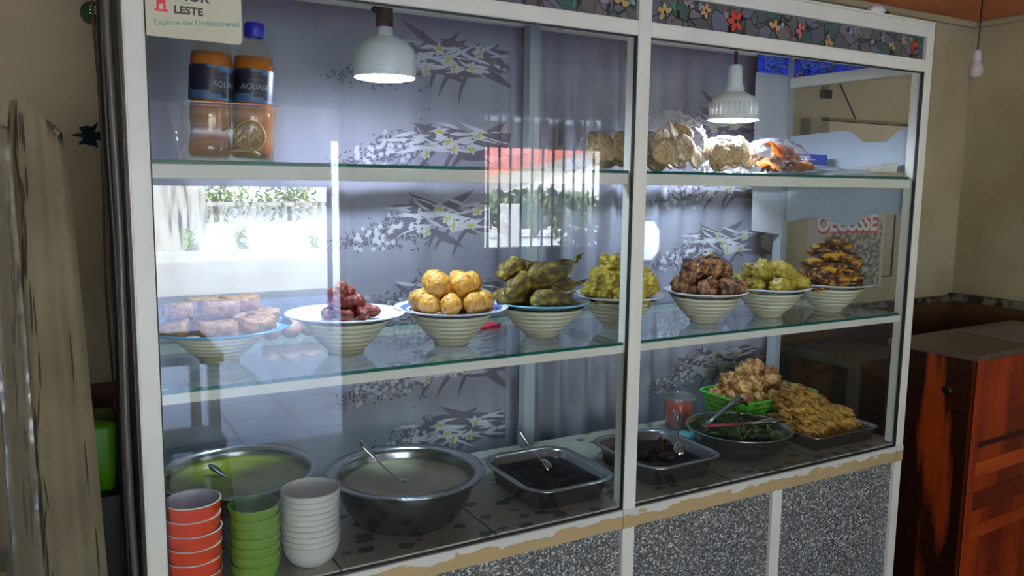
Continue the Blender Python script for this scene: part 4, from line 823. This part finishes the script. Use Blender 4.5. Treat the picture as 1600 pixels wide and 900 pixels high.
# green tub in the basket area
M['grn'] = mat('green_basket_plastic', hexc(95, 190, 60), .4)
def basket(x, y, w_, d_, h_, lab):
    t = thing('plastic_basket', lab, 'basket', (x, y, DK)); bm = bmesh.new(); lo = rrect(w_ - .06, d_ - .06, .03, .0); hi = rrect(w_, d_, .04, h_); n = len(lo)
    bm.faces.new([bm.verts.new(p) for p in lo]).material_index = 0
    rows = 6
    def P(k, u): a = lo[k % n]; b = hi[k % n]; return Vector(a).lerp(Vector(b), u)
    for k in range(n):
        a0, a1 = P(k, 0), P(k + 1, 0); L_ = (P(k, 1) - P(k + 1, 1)).length; m_ = max(1, int(L_ / .013))
        for i in range(m_):
            for j in range(rows):
                u0, u1 = j / rows, (j + 1) / rows; s0, s1 = i / m_, (i + 1) / m_
                def Q(s, u): return P(k, u).lerp(P(k + 1, u), s)
                su, ss = .16 * (u1 - u0), .2 * (s1 - s0)
                o4 = [Q(s0, u0), Q(s1, u0), Q(s1, u1), Q(s0, u1)]; i4 = [Q(s0 + ss, u0 + su), Q(s1 - ss, u0 + su), Q(s1 - ss, u1 - su), Q(s0 + ss, u1 - su)]
                if m_ == 1 or j in (0,): bm.faces.new([bm.verts.new(q) for q in o4]); continue
                O = [bm.verts.new(q) for q in o4]; I = [bm.verts.new(q) for q in i4]
                for e in range(4): bm.faces.new((O[e], O[(e + 1) % 4], I[(e + 1) % 4], I[e]))
    bmesh.ops.remove_doubles(bm, verts=bm.verts, dist=1e-5)
    o = link('basket_wall', bm, M['grn'], t); s = o.modifiers.new('s', 'SOLIDIFY'); s.thickness = .002
    bm = bmesh.new(); lp = rrect(w_ + .006, d_ + .006, .043, h_ + .003); tube(bm, [*lp, lp[0]], .007, 8, 0, .6); link('basket_rim', bm, M['grn'], t, True)
BX, BY = 2.135, .418
basket(BX, BY, .385, .24, .115, 'green perforated plastic basket holding fried fritters')
M['frit'] = mat('fried_batter', hexc(150, 78, 26), .5, col2=hexc(222, 180, 112), scale=42, detail=7, lo=.36, hi=.62, bump=1.0, bscale=120, rnd=.2, coat=.1)
v_ = [chunk(.038, .034, .031, 70 + k, .32) for k in range(5)]
pp = [(BX + .033 * i * 2 - .125, BY + j * .068 - .068, DK + .042, R.uniform(-1, 1), R.uniform(-1, 1), R.uniform(0, 6), 1.0) for i in range(5) for j in range(3)]
pp += [(BX + .066 * i - .13, BY + j * .066 - .066, DK + .098 + .004 * math.sin(i * 2), R.uniform(-1, 1), R.uniform(-1, 1), R.uniform(0, 6), 1.08) for i in range(5) for j in range(3)]
pp += [(BX + .07 * i - .105, BY + j * .066 - .02, DK + .150, R.uniform(-1, 1), R.uniform(-1, 1), R.uniform(0, 6), 1.08) for i in range(4) for j in range(2) if not (i == 3 and j == 0)]
pp += [(BX - .06, BY + .02, DK + .19, 0, 1, 2, 1), (BX + .0, BY + .035, DK + .19, 0, 1, 3, 1.1)]
food('fritter', 'fritter', ('lumpy golden fritter', 'of the green basket'), 'fritters in the green basket', v_, pp, M['frit'])
bm = bmesh.new(); lathe(bm, [(0, 0), (.07, 0), (.075, .004), (.1, .012), (.1, .014), (.073, .007), (0, .003)], 40)
# sambal cup
t = thing('plastic_cup', 'clear plastic tub of red chilli sauce left of the green basket', 'cup', (1.795, .470, DK))
bm = bmesh.new(); lathe(bm, [(0, 0), (.044, 0), (.046, .003), (.056, .118), (.061, .119), (.062, .125), (.058, .127), (.0565, .122)], 40); link('cup_wall', bm, sheet('clear_cup_plastic', (.92, .9, .88, 1), .06, .05, .08, (.8, .75, .7, 1)), t, True)
M['chili'] = mat('red_chilli_sauce', hexc(200, 40, 25), .2, col2=hexc(150, 60, 35), scale=60, coat=.5, lo=.45, hi=.7)
bm = bmesh.new(); lathe(bm, [(0, .004), (.043, .004), (.0535, .098), (0, .098)], 40); tag(link('chilli_sauce', bm, M['chili'], None, True, (1.795, .470, DK)), 'bright red chilli sauce inside the clear plastic tub', 'sauce', None, 'stuff')
spoon('teaspoon', (1.722, .482, .835), (1.80, .468, DK + .085), 'small pale spoon handle sticking out of the red sauce tub', .01, bowl=False)
bm = bmesh.new(); lathe(bm, [(0, 0), (.06, 0), (.085, .012), (.085, .015), (.058, .004), (0, .003)], 40)
tag(link('saucer', bm, mat('turquoise_plastic', hexc(120, 200, 205), .3), None, True, (1.700, .405, DK)), 'turquoise saucer under the rim of the right stew tray', 'plate')
# fritter tray at right
tray(2.185, .168, .325, .232, .05, 0.0, 'shallow steel tray of battered banana fritters at the right end', .02, .006)
M['ban'] = mat('yellow_banana_batter', hexc(150, 86, 24), .5, col2=hexc(226, 182, 86), scale=45, detail=7, lo=.36, hi=.62, bump=1.0, bscale=120, rnd=.15, coat=.1)
def banana(seed):
    def fn(q, d): return Vector((q.x, q.y * (1 + .35 * math.sin(d.x * 4 + seed)) , q.z + .012 * (1 - d.x * d.x)))
    return blob(.058, .018, .013, .4, 2.2, seed, 4, fn, ridg=.45, hf=.5)
v_ = [banana(80 + k) for k in range(5)]; pp = []
for lv, (nx, ny, w_, d_) in enumerate(((8, 2, .25, .09), (7, 2, .23, .08), (6, 2, .2, .07), (4, 2, .14, .05), (3, 1, .09, 0))):
    for i in range(nx):
        for j in range(ny):
            pp.append((2.185 - w_ / 2 + w_ * (i / (nx - 1)) - lv * .012 + (-.02 if lv > 2 else 0), .183 - d_ / 2 + (d_ * j if ny > 1 else d_ / 2) + lv * .010, DK + .034 + lv * .0275, R.uniform(-.3, .3), R.uniform(.0, .45), -PI / 2 + R.uniform(-.35, .35), .92))
food('banana_fritter', 'fritter', ('yellow banana fritter', 'of the steel tray'), 'banana fritters', v_, pp, M['ban'])

# ------------------------------------------------------------ cracker bags
M['crk'] = mat('seeded_rice_cracker', hexc(186, 154, 100), .7, col2=hexc(142, 104, 58), scale=150, detail=3, lo=.46, hi=.62, bump=.5, bscale=90, rnd=.12)
M['crk2'] = mat('orange_cassava_crisp', hexc(205, 135, 62), .5, col2=hexc(172, 92, 38), scale=14, bump=.3, rnd=.12)
def cracker(r, seed):
    bm = bmesh.new(); lathe(bm, [(0, .003)] + [(r * k / 5, .003) for k in range(1, 6)] + [(r, -.003)] + [(r * k / 5, -.003) for k in (4, 3, 2, 1)] + [(0, -.003)], 22)
    for v in bm.verts: q = v.co; k = 1 + .06 * math.sin(3 * math.atan2(q.y, q.x) + seed); v.co = Vector((q.x * k, q.y * k, q.z + .008 * fbm((q.x, q.y, 0), 22, seed)))
    return bm
def bag(name, cx, cy, z0, sx_, sy_, sz_, seed, lab, rz=0):
    def fn(q, d):
        k = 1 + .10 * noise.noise(d * 5 + Vector((seed, 0, 0))) + .05 * (abs(noise.noise(d * 14 + Vector((0, seed, 0)))) - .2) * 2
        q = Vector((d.x * sx_ * k, d.y * sy_ * k, d.z * sz_ * k)); q.z = max(q.z, -sz_ * .62); return q
    bm = blob(1, 1, 1, 0, 1, seed, 5, fn)
    # gathered twist at one end
    t = thing(name, lab, 'bag', (cx, cy, z0 + sz_ * .62 + .001), rz); link('bag_film', bm, M['film'], t, True)
    bm = bmesh.new(); n = 14; tip = [bm.verts.new((sx_ * 1.12, .0 + .02 * math.cos(k * 2 * PI / n), -.1 * sz_ + .02 * math.sin(k * 2 * PI / n) * (1 if k % 2 else .5))) for k in range(n)]; rt_ = [bm.verts.new((sx_ * .93, .006 * math.cos(k * 2 * PI / n), -.1 * sz_ + .006 * math.sin(k * 2 * PI / n))) for k in range(n)]
    for k in range(n): bm.faces.new((tip[k], tip[(k + 1) % n], rt_[(k + 1) % n], rt_[k]))
    link('bag_tie', bm, M['film'], t, True)
bags = [('cracker_bag', 1.33, .30, .115, .10, .075, 1, 'clear bag of seeded crackers behind the middle post'), ('cracker_bag', 1.535, .27, .125, .105, .115, 2, 'large clear bag of seeded round crackers left of the ribbed lamp'), ('cracker_bag', 1.735, .24, .10, .10, .072, 3, 'clear bag of seeded crackers under the ribbed lamp')]
for nm, x, y, a, b, c, sd, lab in bags:
    bag(nm, x, y, SU, a, b, c, sd, lab, .1)
    vv = [cracker(.043, k + sd) for k in range(2)]; pl_ = []
    for k in range(9 if sd != 2 else 12):
        an = 2 * PI * k / 5.3; rr = .5 if k % 2 else .25
        pl_.append((x + a * rr * math.cos(an) * .95, y - .0 + b * .42 * math.sin(an), SU + .045 + (c * 1.25 - .045) * ((k // 3) / (3 if sd != 2 else 4)), R.uniform(.7, 1.5), R.uniform(-.4, .4), R.uniform(-.5, .6), R.uniform(.8, 1.0)))
    pl_ += [(x + a * .1, y - b * .55, SU + .075, 1.35, 0, .1, 1.0), (x - a * .45, y - b * .45, SU + .062, 1.3, .1, -.35, .95), (x + a * .5, y - b * .45, SU + .05, 1.25, -.1, .4, .9)]
    food('rice_cracker', 'cracker', ('seeded cracker', {1: 'in bag behind post', 2: 'in the large middle bag', 3: 'in bag under lamp'}[sd]), 'crackers, ' + lab, vv, pl_, M['crk'])
bag('crisp_bag', 1.935, .22, SU, .12, .09, .072, 7, 'clear bag of orange crisps between the cracker bags and the papers', -.1)
def crisp(seed):
    bm = bmesh.new(); n, m_ = 10, 6; g = [[bm.verts.new(((i / n - .5) * .09, (j / m_ - .5) * .055 * (1 - .5 * abs(i / n - .5)), .018 * math.cos((j / m_ - .5) * 3) + .004 * math.sin(i * 1.3 + seed))) for j in range(m_ + 1)] for i in range(n + 1)]
    for i in range(n):
        for j in range(m_): bm.faces.new((g[i][j], g[i + 1][j], g[i + 1][j + 1], g[i][j + 1]))
    bmesh.ops.solidify(bm, geom=bm.faces, thickness=.003); return bm
pl_ = [(1.885 + .04 * (k % 4), .18 + .03 * (k % 3), SU + .016 + .016 * (k // 4), R.uniform(-.3, .3), R.uniform(-.3, .3), R.uniform(-.6, .6), 1.1) for k in range(12)] + [(1.900, .175, SU + .072, .6, .1, .1, 1.3)]
food('cassava_crisp', 'crisp', ('curled orange crisp', 'in its clear bag'), 'orange crisps', [crisp(k) for k in range(3)], pl_, M['crk2'])

# ------------------------------------------------------------ papers, blue box
M['paper'] = mat('white_paper', hexc(215, 220, 228), .8, col2=hexc(200, 206, 216), scale=5, trans=.15)
def sheetpaper(pts, th, m, lab, cat='paper', name='paper_sheet'):
    bm = bmesh.new(); loft(bm, [pts, [(p[0], p[1], p[2] + th) for p in pts]], True, True); return tag(link(name, bm, m), lab, cat)
sheetpaper([(2.05, .08, SU + .001), (2.30, .10, SU + .001), (2.33, .42, SU + .001), (2.06, .46, SU + .001)], .012, M['paper'], 'stack of white papers on the upper shelf at the right end')
bm = bmesh.new(); n = 12; g = [[bm.verts.new((2.03 + .2 * i / n, .06 + .3 * j / n, SU + .016 + .012 * math.sin(i / n * PI) * (j / n) + .008 * fbm((i / n, j / n, 0), 3, 2) + (.03 * (i / n) * (j / n)))) for j in range(n + 1)] for i in range(n + 1)]
for i in range(n):
    for j in range(n): bm.faces.new((g[i][j], g[i + 1][j], g[i + 1][j + 1], g[i][j + 1]))
bmesh.ops.solidify(bm, geom=bm.faces, thickness=.0006); tag(link('crumpled_paper', bm, M['paper'], None, True), 'crumpled white paper lying in front of the blue box', 'paper')
bm = bmesh.new(); loft(bm, [[(2.22, .07, SU + .0135), (2.34, .06, SU + .0135), (2.34, .25, SU + .0135)], [(2.22, .07, SU + .015), (2.345, .06, SU + .05), (2.34, .25, SU + .03)]], True, True)
tag(link('folded_paper', bm, mat('cream_folded_paper', hexc(215, 215, 200), .7)), 'folded cream paper with a pointed corner beside the right front post', 'paper')
t = thing('blue_box', 'flat blue carton with white stripe lettering lying on the papers', 'box', (2.21, .34, SU + .042), .15)
ct_ = link('carton', bx(-.105, .105, -.03, .03, -.0, .036), mat('blue_carton', hexc(35, 62, 190), .35), t, bevel=.001)
bm = bmesh.new(); box(bm, -.08, .03, -.0305, -.030, .015, .019); box(bm, -.08, .01, -.0305, -.030, .023, .026); link('stripe', bm, M['white_pl'], ct_)
link('end_flap', bx(.1055, .108, -.03, .03, .002, .034), mat('dark_blue_flap', hexc(25, 38, 105), .4), t)
M['paperb'] = mat('taped_pale_paper', hexc(188, 200, 210), .8, col2=hexc(176, 190, 202), scale=6, trans=.1)
def sidepaper(pts, lab, x=W - .0185):
    bm = bmesh.new(); loft(bm, [[(x, y, z) for y, z in pts], [(x + .0009, y, z) for y, z in pts]], True, True); tag(link('taped_paper', bm, M['paperb']), lab, 'paper')
sidepaper([(.555, 1.60), (.555, 1.742), (.30, 1.752), (.27, 1.74), (.225, 1.708), (.135, 1.706), (.10, 1.735), (.05, 1.756), (.05, 1.60)], 'torn pale paper taped inside the side glass above the upper shelf')
sidepaper([(.555, 1.546), (.555, 1.408), (.42, 1.438), (.36, 1.425), (.30, 1.412), (.24, 1.415), (.18, 1.455), (.10, 1.462), (.05, 1.455), (.05, 1.546)], 'torn pale paper taped inside the side glass below the upper shelf')
bm = bmesh.new(); loft(bm, [[(2.31, y, 2.06), (2.38, y, 2.06), (2.37, y, 1.36), (2.21, y, 1.38), (2.19, y, 1.97), (2.31, y, 1.985)] for y in (.565, .566)], True, True)
tag(link('hanging_paper', bm, mat('hanging_white_sheet', hexc(190, 193, 200), .8, col2=hexc(176, 180, 190), scale=7, bump=.3, bscale=12, trans=.1)), 'long creased white sheet hanging in the rear right corner of the cabinet', 'paper')

# ------------------------------------------------------------ poster and things on the wall behind
t = thing('poster', 'grey map poster reading OECUSSE on the wall behind the cabinet', 'poster', (0, 0, 0))
ps_ = link('poster_sheet', bx(2.77, 3.30, YB - .004, YB - .001, 1.085, 1.50), mat('pale_grey_poster', hexc(178, 172, 160), .6), t)
link('map_print', bx(2.93, 3.28, YB - .0046, YB - .004, 1.09, 1.40), mat('speckled_map_print', hexc(84, 82, 80), .7, col2=hexc(170, 165, 152), scale=45, lo=.44, hi=.58), ps_)
for dx, dz, m in ((.008, -.012, M['red_paper']), (0, 0, M['white_pl'])):
    bm = text_bm('OECUSSE', .105, .0006, bold=.003, spacing=.92); xf(bm, Matrix.Translation((3.03 + dx, YB - (.006 if dx else .008), 1.385 + dz)) @ RX90); link('lettering', bm, m, ps_)
bm = bmesh.new(); tube(bm, [(3.37, YB - .006, 1.46), (3.37, YB - .006, 1.13)], .004, 6); tube(bm, [(3.30, YB - .006, 1.13), (3.37, YB - .006, 1.13)], .003, 6)
tag(link('wire', bm, M['dark']), 'thin dark wire on the wall right of the map poster', 'wire')
t = thing('wall_box', 'cream cardboard box with lettering fixed on the wall above the poster', 'box', (0, 0, 0))
bb_ = link('box_body', bx(2.80, 3.33, YB - .06, YB, 1.60, 1.83), mat('cream_cardboard', hexc(205, 192, 162), .7), t, bevel=.002)
link('box_lid_edge', bx(2.79, 3.34, YB - .065, YB, 1.832, 1.845), mat('brown_box_edge', hexc(110, 98, 80), .6), t)
bm = text_bm('ULI', .06, .0006); xf(bm, Matrix.Translation((3.06, YB - .062, 1.715)) @ RX90); link('lettering', bm, mat('grey_box_ink', hexc(120, 112, 98), .6), bb_)
bm = bmesh.new(); box(bm, -.035, .035, -.05, 0, 0, .09); tag(link('meter_box', bm, mat('grey_plastic_box', hexc(140, 132, 120), .6), loc=(2.73, YB, 1.75)), 'small grey box on the wall left of the cream cardboard box', 'box')
bm = bmesh.new(); tube(bm, [(2.80, YB - .01, 2.1), (2.80, YB - .01, 2.0), (2.815, YB - .01, 1.965)], .003, 6); tube(bm, [(2.83, YB - .01, 2.1), (2.835, YB - .01, 1.99), (2.835, YB - .01, 1.965)], .003, 6); box(bm, 2.80, 2.85, YB - .025, YB - .003, 1.93, 1.965)
tag(link('plug_cable', bm, M['dark']), 'dark twin cable with plug hanging on the wall above the cream box', 'cable')
bm = bmesh.new(); tube(bm, [(2.88, YB - .01, 2.12), (2.91, YB - .012, 2.0), (2.955, YB - .07, 1.846)], .004, 6); tag(link('cable', bm, M['dark']), 'straight grey cable running down to the cream wall box', 'cable')

# ------------------------------------------------------------ right: counter, bench, bulb
M['wood'] = mat('glossy_red_brown_wood', hexc(38, 15, 9), .25, col2=hexc(140, 52, 18), scale=6, detail=3, lo=.54, hi=.64, coat=.6, stretch=(1.6, 1.6, .18))
M['woodf'] = mat('glossy_orange_wood', hexc(172, 64, 22), .25, col2=hexc(118, 38, 14), scale=4, detail=3, lo=.4, hi=.62, coat=.6, stretch=(1.6, 1.6, .25))
M['woodt'] = mat('worn_wooden_top', hexc(96, 80, 64), .35, col2=hexc(76, 58, 44), scale=5, stretch=(3, .4, 1))
t = thing('wooden_counter', 'glossy red brown wooden counter right of the display cabinet', 'counter', (2.695, -.065, .018), .05)
link('top', bx(-.005, .92, -.005, .345, .925, .95), M['woodt'], t, bevel=.004)
link('side_panel', bx(.0, .02, .0, .34, 0, .925), M['wood'], t)
bm = bmesh.new(); box(bm, .0, .045, -.002, .018, 0, .925); box(bm, .045, .92, -.002, .018, .86, .925); box(bm, .045, .92, -.002, .018, 0, .08); link('front_frame', bm, M['woodf'], t, bevel=.002)
bm = bmesh.new(); box(bm, .045, .5, .004, .016, .08, .86); box(bm, .5, .92, .004, .016, .08, .86); link('front_panel', bm, M['woodf'], t)
for k, (z0_, z1_, cc) in enumerate(((.60, .62, (60, 20, 10)), (.49, .545, (196, 84, 30)), (.36, .43, (120, 38, 14)), (.25, .30, (196, 84, 30)))):
    link('inlay_board', bx(.046, .91, .0, .005, z0_, z1_), mat('inlay_wood_%d' % k, hexc(*cc), .25, col2=hexc(cc[0] * .8, cc[1] * .7, cc[2] * .7), scale=4, coat=.5, stretch=(.3, 1, 3)), t)
bm = bmesh.new(); lathe(bm, [(0, 0), (.016, 0), (.018, .003), (.010, .006), (0, .007)], 20); link('knot', bm, mat('dark_wood_knot', hexc(22, 12, 9), .3), t, True, (-.0, .1, .80), (0, -PI / 2, 0))
link('rear_panel', bx(.02, .92, .33, .34, 0, .925), M['wood'], t)
sheetpaper([(3.07, .0, .9695), (3.5, -.02, .9695), (3.5, .23, .9695), (3.1, .26, .9695)], .002, mat('notice_sheet', hexc(150, 145, 150), .7), 'pale paper sheet lying on the wooden counter')
t = thing('bench', 'dark bench with pale edge standing against the back wall behind the cabinet end', 'bench', (0, 0, 0))
link('edge_board', bx(2.60, 2.62, .36, .755, .835, .87), mat('pale_bench_edge', hexc(66, 64, 54), .6), t); link('bench_top', bx(2.62, 3.0, .36, .755, .845, .865), M['dkwood'], t)
for x, y in ((2.61, .38), (2.61, .72), (2.96, .38), (2.96, .72)): link('leg', bx(x - .0, x + .03, y - .02, y + .02, 0, .845), mat('pale_leg', hexc(52, 50, 44), .6), t)
t = thing('ceiling_bulb', 'small white bulb hanging on a thin cord by the right wall', 'lamp', (3.20, .34, 0))
bm = bmesh.new(); tube(bm, [(.0, 0, 2.10), (.004, 0, 2.2), (.006, 0, CE)], .0028, 8); link('cord', bm, M['dark'], t, True)
bm = bmesh.new(); lathe(bm, [(0, 2.115), (.012, 2.112), (.015, 2.1), (.015, 2.08), (.017, 2.07)], 24); link('socket', bm, M['white_pl'], t, True)
bm = bmesh.new(); lathe(bm, [(.016, 2.072), (.02, 2.06), (.027, 2.045), (.029, 2.03), (.024, 2.012), (.012, 2.003), (0, 2.001)], 28); link('bulb', bm, mat('unlit_white_bulb', hexc(215, 210, 195), .25), t, True)
t = thing('security_sensor', 'small white ceiling fixture on top of the cabinet near its right end', 'fixture', (2.18, .06, TP + .006))
bm = blob(.035, .025, .02, .05, 2, 2, 3); xf(bm, Matrix.Translation((0, 0, .02))); link('body', bm, M['white_pl'], t, True); bm = bmesh.new(); lathe(bm, [(0, 0), (.009, 0), (.009, .006), (0, .006)], 16); link('lens', bm, M['dark'], t, True, (.012, -.03, .008), (PI / 2, 0, 0))
bm = bmesh.new(); tube(bm, [(2.35, .3, TP + .01), (2.44, .35, TP + .035), (2.5, .4, TP + .02), (2.6, .5, TP + .12)], .004, 6); tag(link('cable', bm, M['dark']), 'short dark cable end behind the cabinet top right corner', 'cable')
# grater
t = thing('plastic_grater', 'small lilac plastic grater lying behind the fritter tray', 'grater', (2.27, .312, DK))

# ------------------------------------------------------------ left of the cabinet
M['oldcloth'] = mat('faded_beige_curtain', hexc(110, 102, 78), .85, col2=hexc(92, 84, 62), scale=5, bump=.2, bscale=8)
def hang(x0, x1, z0, z1, yb, amp, fr, m, prints, name, lab, topw=.6):
    bm = bmesh.new(); nx, nz = 70, 40; g = []
    def P(u, v):
        wdt = topw + (1 - topw) * max(0, 1 - v) ** .5; c = (x0 + x1) / 2 - .02 * v; x = c + (u - .5) * (x1 - x0) * wdt
        return Vector((x, yb + amp * math.sin(u * fr + 1.5 * math.sin(v * 3)) * (.5 + .5 * (1 - v)) + .002 * math.sin(u * 27 + v * 2), z0 + (z1 - z0) * v - .03 * v * (u - .5) ** 2 * 4 - (.05 * u if v > .98 else 0)))
    for i in range(nx + 1): g.append([bm.verts.new(P(i / nx, j / nz)) for j in range(nz + 1)])
    for i in range(nx):
        for j in range(nz): bm.faces.new((g[i][j], g[i + 1][j], g[i + 1][j + 1], g[i][j + 1]))
    for f in bm.faces: f.smooth = True
    rg = random.Random(5)
    if prints:
        for _ in range(60):
            u, v = rg.uniform(.12, .42), rg.uniform(.40, .98); L_, w_ = rg.uniform(.03, .07), rg.uniform(.02, .045); s = rg.uniform(-.06, .06)
            q = [P(u + s * a + b * w_, v + a * L_) for a, b in ((-.5, 0), (-.2, .5), (.2, .5), (.5, 0), (.2, -.4), (-.2, -.4))]; bm.faces.new([bm.verts.new(p + Vector((0, -.0018, 0))) for p in q]).material_index = 1
        for u, v in ((.8, .72), (.86, .6), (.9, .5), (.2, .55)):
            q = [P(u + b * .035, v + a * .07) for a, b in ((-.5, 0), (-.2, .5), (.2, .5), (.5, .2), (.2, -.1), (-.2, -.1))]; bm.faces.new([bm.verts.new(p + Vector((0, -.0018, 0))) for p in q]).material_index = 1
    return tag(link(name, bm, m), lab, 'curtain')
hang(-.225, -.050, .0, 1.70, -.02, .012, 9, [M['oldcloth'], mat('brown_leaf_print', hexc(48, 38, 26), .9)], True, 'hanging_curtain', 'faded beige curtain with brown leaf print hanging left of the cabinet', .5)
M['film2'] = sheet('dusty_clear_plastic_sheet', (.8, .78, .68, 1), .05, .22, .22, (.40, .38, .29, 1), .6, 14)
hang(-.42, -.165, .0, 1.70, -.08, .022, 19, [M['film2']], False, 'plastic_sheet', 'crinkled clear plastic sheet hanging at the far left edge', 1.0)
t = thing('storage_rack', 'dim wooden rack with brown boards behind the plastic sheet', 'rack', (0, 0, 0))
M['oldwood'] = mat('old_pale_wood', hexc(150, 130, 80), .6, col2=hexc(120, 98, 58), scale=6, stretch=(3, 3, .4))
for x in (-.50, -.265): link('upright', bx(x, x + .03, .12, .15, 0, 1.6), M['oldwood'], t)
for k, zz in enumerate((.78, 1.12, 1.45)): link('shelf_board', bx(-.5, -.235, .1, .4, zz, zz + .02), M['dkwood'], t)
bm = bmesh.new(); box(bm, -.47, -.29, .12, .3, 1.14, 1.33); tag(link('storage_tin', bm, mat('rusty_brown_tin', hexc(100, 62, 34), .5, col2=hexc(60, 40, 26), scale=12), bevel=.006), 'brown tin on the rack shelf behind the plastic sheet', 'box')
bm = bmesh.new(); box(bm, -.46, -.30, .12, .3, .80, .93); tag(link('storage_tin', bm, mat('green_grey_tin', hexc(70, 72, 56), .5), bevel=.006), 'grey green tin on the lowest rack shelf behind the plastic sheet', 'box')
tag(link('wooden_box', bx(-.42, -.235, -.02, .08, 0, .835), M['oldwood'], bevel=.004), 'tall pale yellow wooden box at the lower left corner behind the plastic sheet', 'box')
# cables and pipes along the cabinet's left side
M['pipe'] = mat('grey_pvc_pipe', hexc(95, 92, 84), .4)
cpart('side_black_sheet', bx(-.003, .0, .05, D - .04, KT, GT), M['dark'])  # thin black sheet across the left side glass
for i, (x, y, r, m, lab) in enumerate(((-.014, .12, .008, 'pipe', 'grey pipe nearest the front running down the cabinet left side'), (-.016, .24, .010, 'dark', 'thick black cable bundle running down the cabinet left side'), (-.014, .36, .007, 'pipe', 'thin grey pipe behind the black bundle on the cabinet left side'))):
    bm = bmesh.new(); tube(bm, [(x + .003 * math.sin(k * 1.3 + i), y, .3 + k * .19) for k in range(11)], r, 8); tag(link('cable_pipe', bm, M[m], smooth=True), lab, 'pipe')
bm = bmesh.new(); tube(bm, [(-.018 + .004 * math.sin(k * 1.1), .5 + .01 * math.sin(k), .75 + k * .13) for k in range(11)], .003, 6); tag(link('electric_wire', bm, mat('brown_wire', hexc(80, 48, 30), .5), smooth=True), 'thin brown wire hanging beside the rear of the cabinet left side', 'wire')
t = thing('wall_plug', 'green round plug on the wall high beside the cabinet top left', 'plug', (-.01, .70, 1.965))
bm = bmesh.new(); lathe(bm, [(0, -.03), (.024, -.03), (.027, -.025), (.027, .0), (.018, .012), (.01, .03), (0, .03)], 24); link('plug_body', bm, mat('dark_green_plastic', hexc(35, 75, 40), .4), t, True, rot=(PI / 2, 0, 0))
bm = bmesh.new()
for z in (-.008, .0, .008): box(bm, -.008, -.001, -.032, -.03, z - .001, z + .002); box(bm, .003, .010, -.032, -.03, z - .001, z + .002)
link('slots', bm, M['white_pl'], t); bm = bmesh.new(); tube(bm, [(.02, 0, -.01), (.02, .0, -.04), (-.0, .0, -.05), (.03, .03, .1)], .003, 6); link('cord', bm, M['dark'], t, True)
bm = bmesh.new(); star = []
for k in range(18): a = 2 * PI * k / 18; r = (.036 if k % 2 else .021) * (1 + .3 * math.sin(k * 2.3)); star.append((-.028 + r * math.cos(a), r * math.sin(a) + 1.657))
loft(bm, [[(x, y, z) for x, z in star] for y in (.735, .742)], True, True); tag(link('star_ornament', bm, mat('teal_foil', hexc(8, 40, 44), .85, spec=.1)), 'ragged dark teal star ornament hanging on the wall left of the cabinet', 'ornament')
bm = bmesh.new(); tube(bm, [(-.03, .739, 1.66), (.02, .74, 1.655)], .0015, 5); tag(link('ornament_string', bm, M['dark']), 'thin string holding the teal star ornament', 'string')
t = thing('green_container', 'bright green plastic container on the dark stand left of the cabinet', 'container', (-.085, .50, .80))
bm = bmesh.new(); loft(bm, [rrect(.12, .15, .02, 0), rrect(.13, .16, .022, .06), rrect(.13, .16, .022, .062), rrect(.134, .164, .022, .15), rrect(.13, .16, .02, .165)], True, True); link('container_body', bm, mat('lime_green_plastic', hexc(95, 175, 25), .35), t, True)
t = thing('dark_stand', 'black stand holding the green container beside the cabinet', 'stand', (0, 0, 0))
link('stand_top', bx(-.22, -.012, .38, .66, .775, .80), M['dark'], t)
for x in (-.20, -.04):
    for y in (.40, .62): link('leg', bx(x, x + .02, y, y + .02, 0, .775), M['dark'], t)
link('stand_back', bx(-.2, -.03, .64, .65, 0, .775), M['dark'], t); link('stand_front', bx(-.2, -.03, .39, .395, 0, .775), M['dark'], t)
# grater mesh
g_ = bpy.data.objects['plastic_grater']
bm = bmesh.new(); loft(bm, [rrect(.09, .05, .008, .0), rrect(.1, .055, .01, .02)], True, True); link('grater_body', bm, mat('lilac_plastic', hexc(150, 148, 165), .4), g_)
bm = bmesh.new()
for k in range(8): box(bm, -.04 + k * .01, -.036 + k * .01, -.018, .018, .0201, .0212)
link('grater_slots', bm, M['dark'], g_)
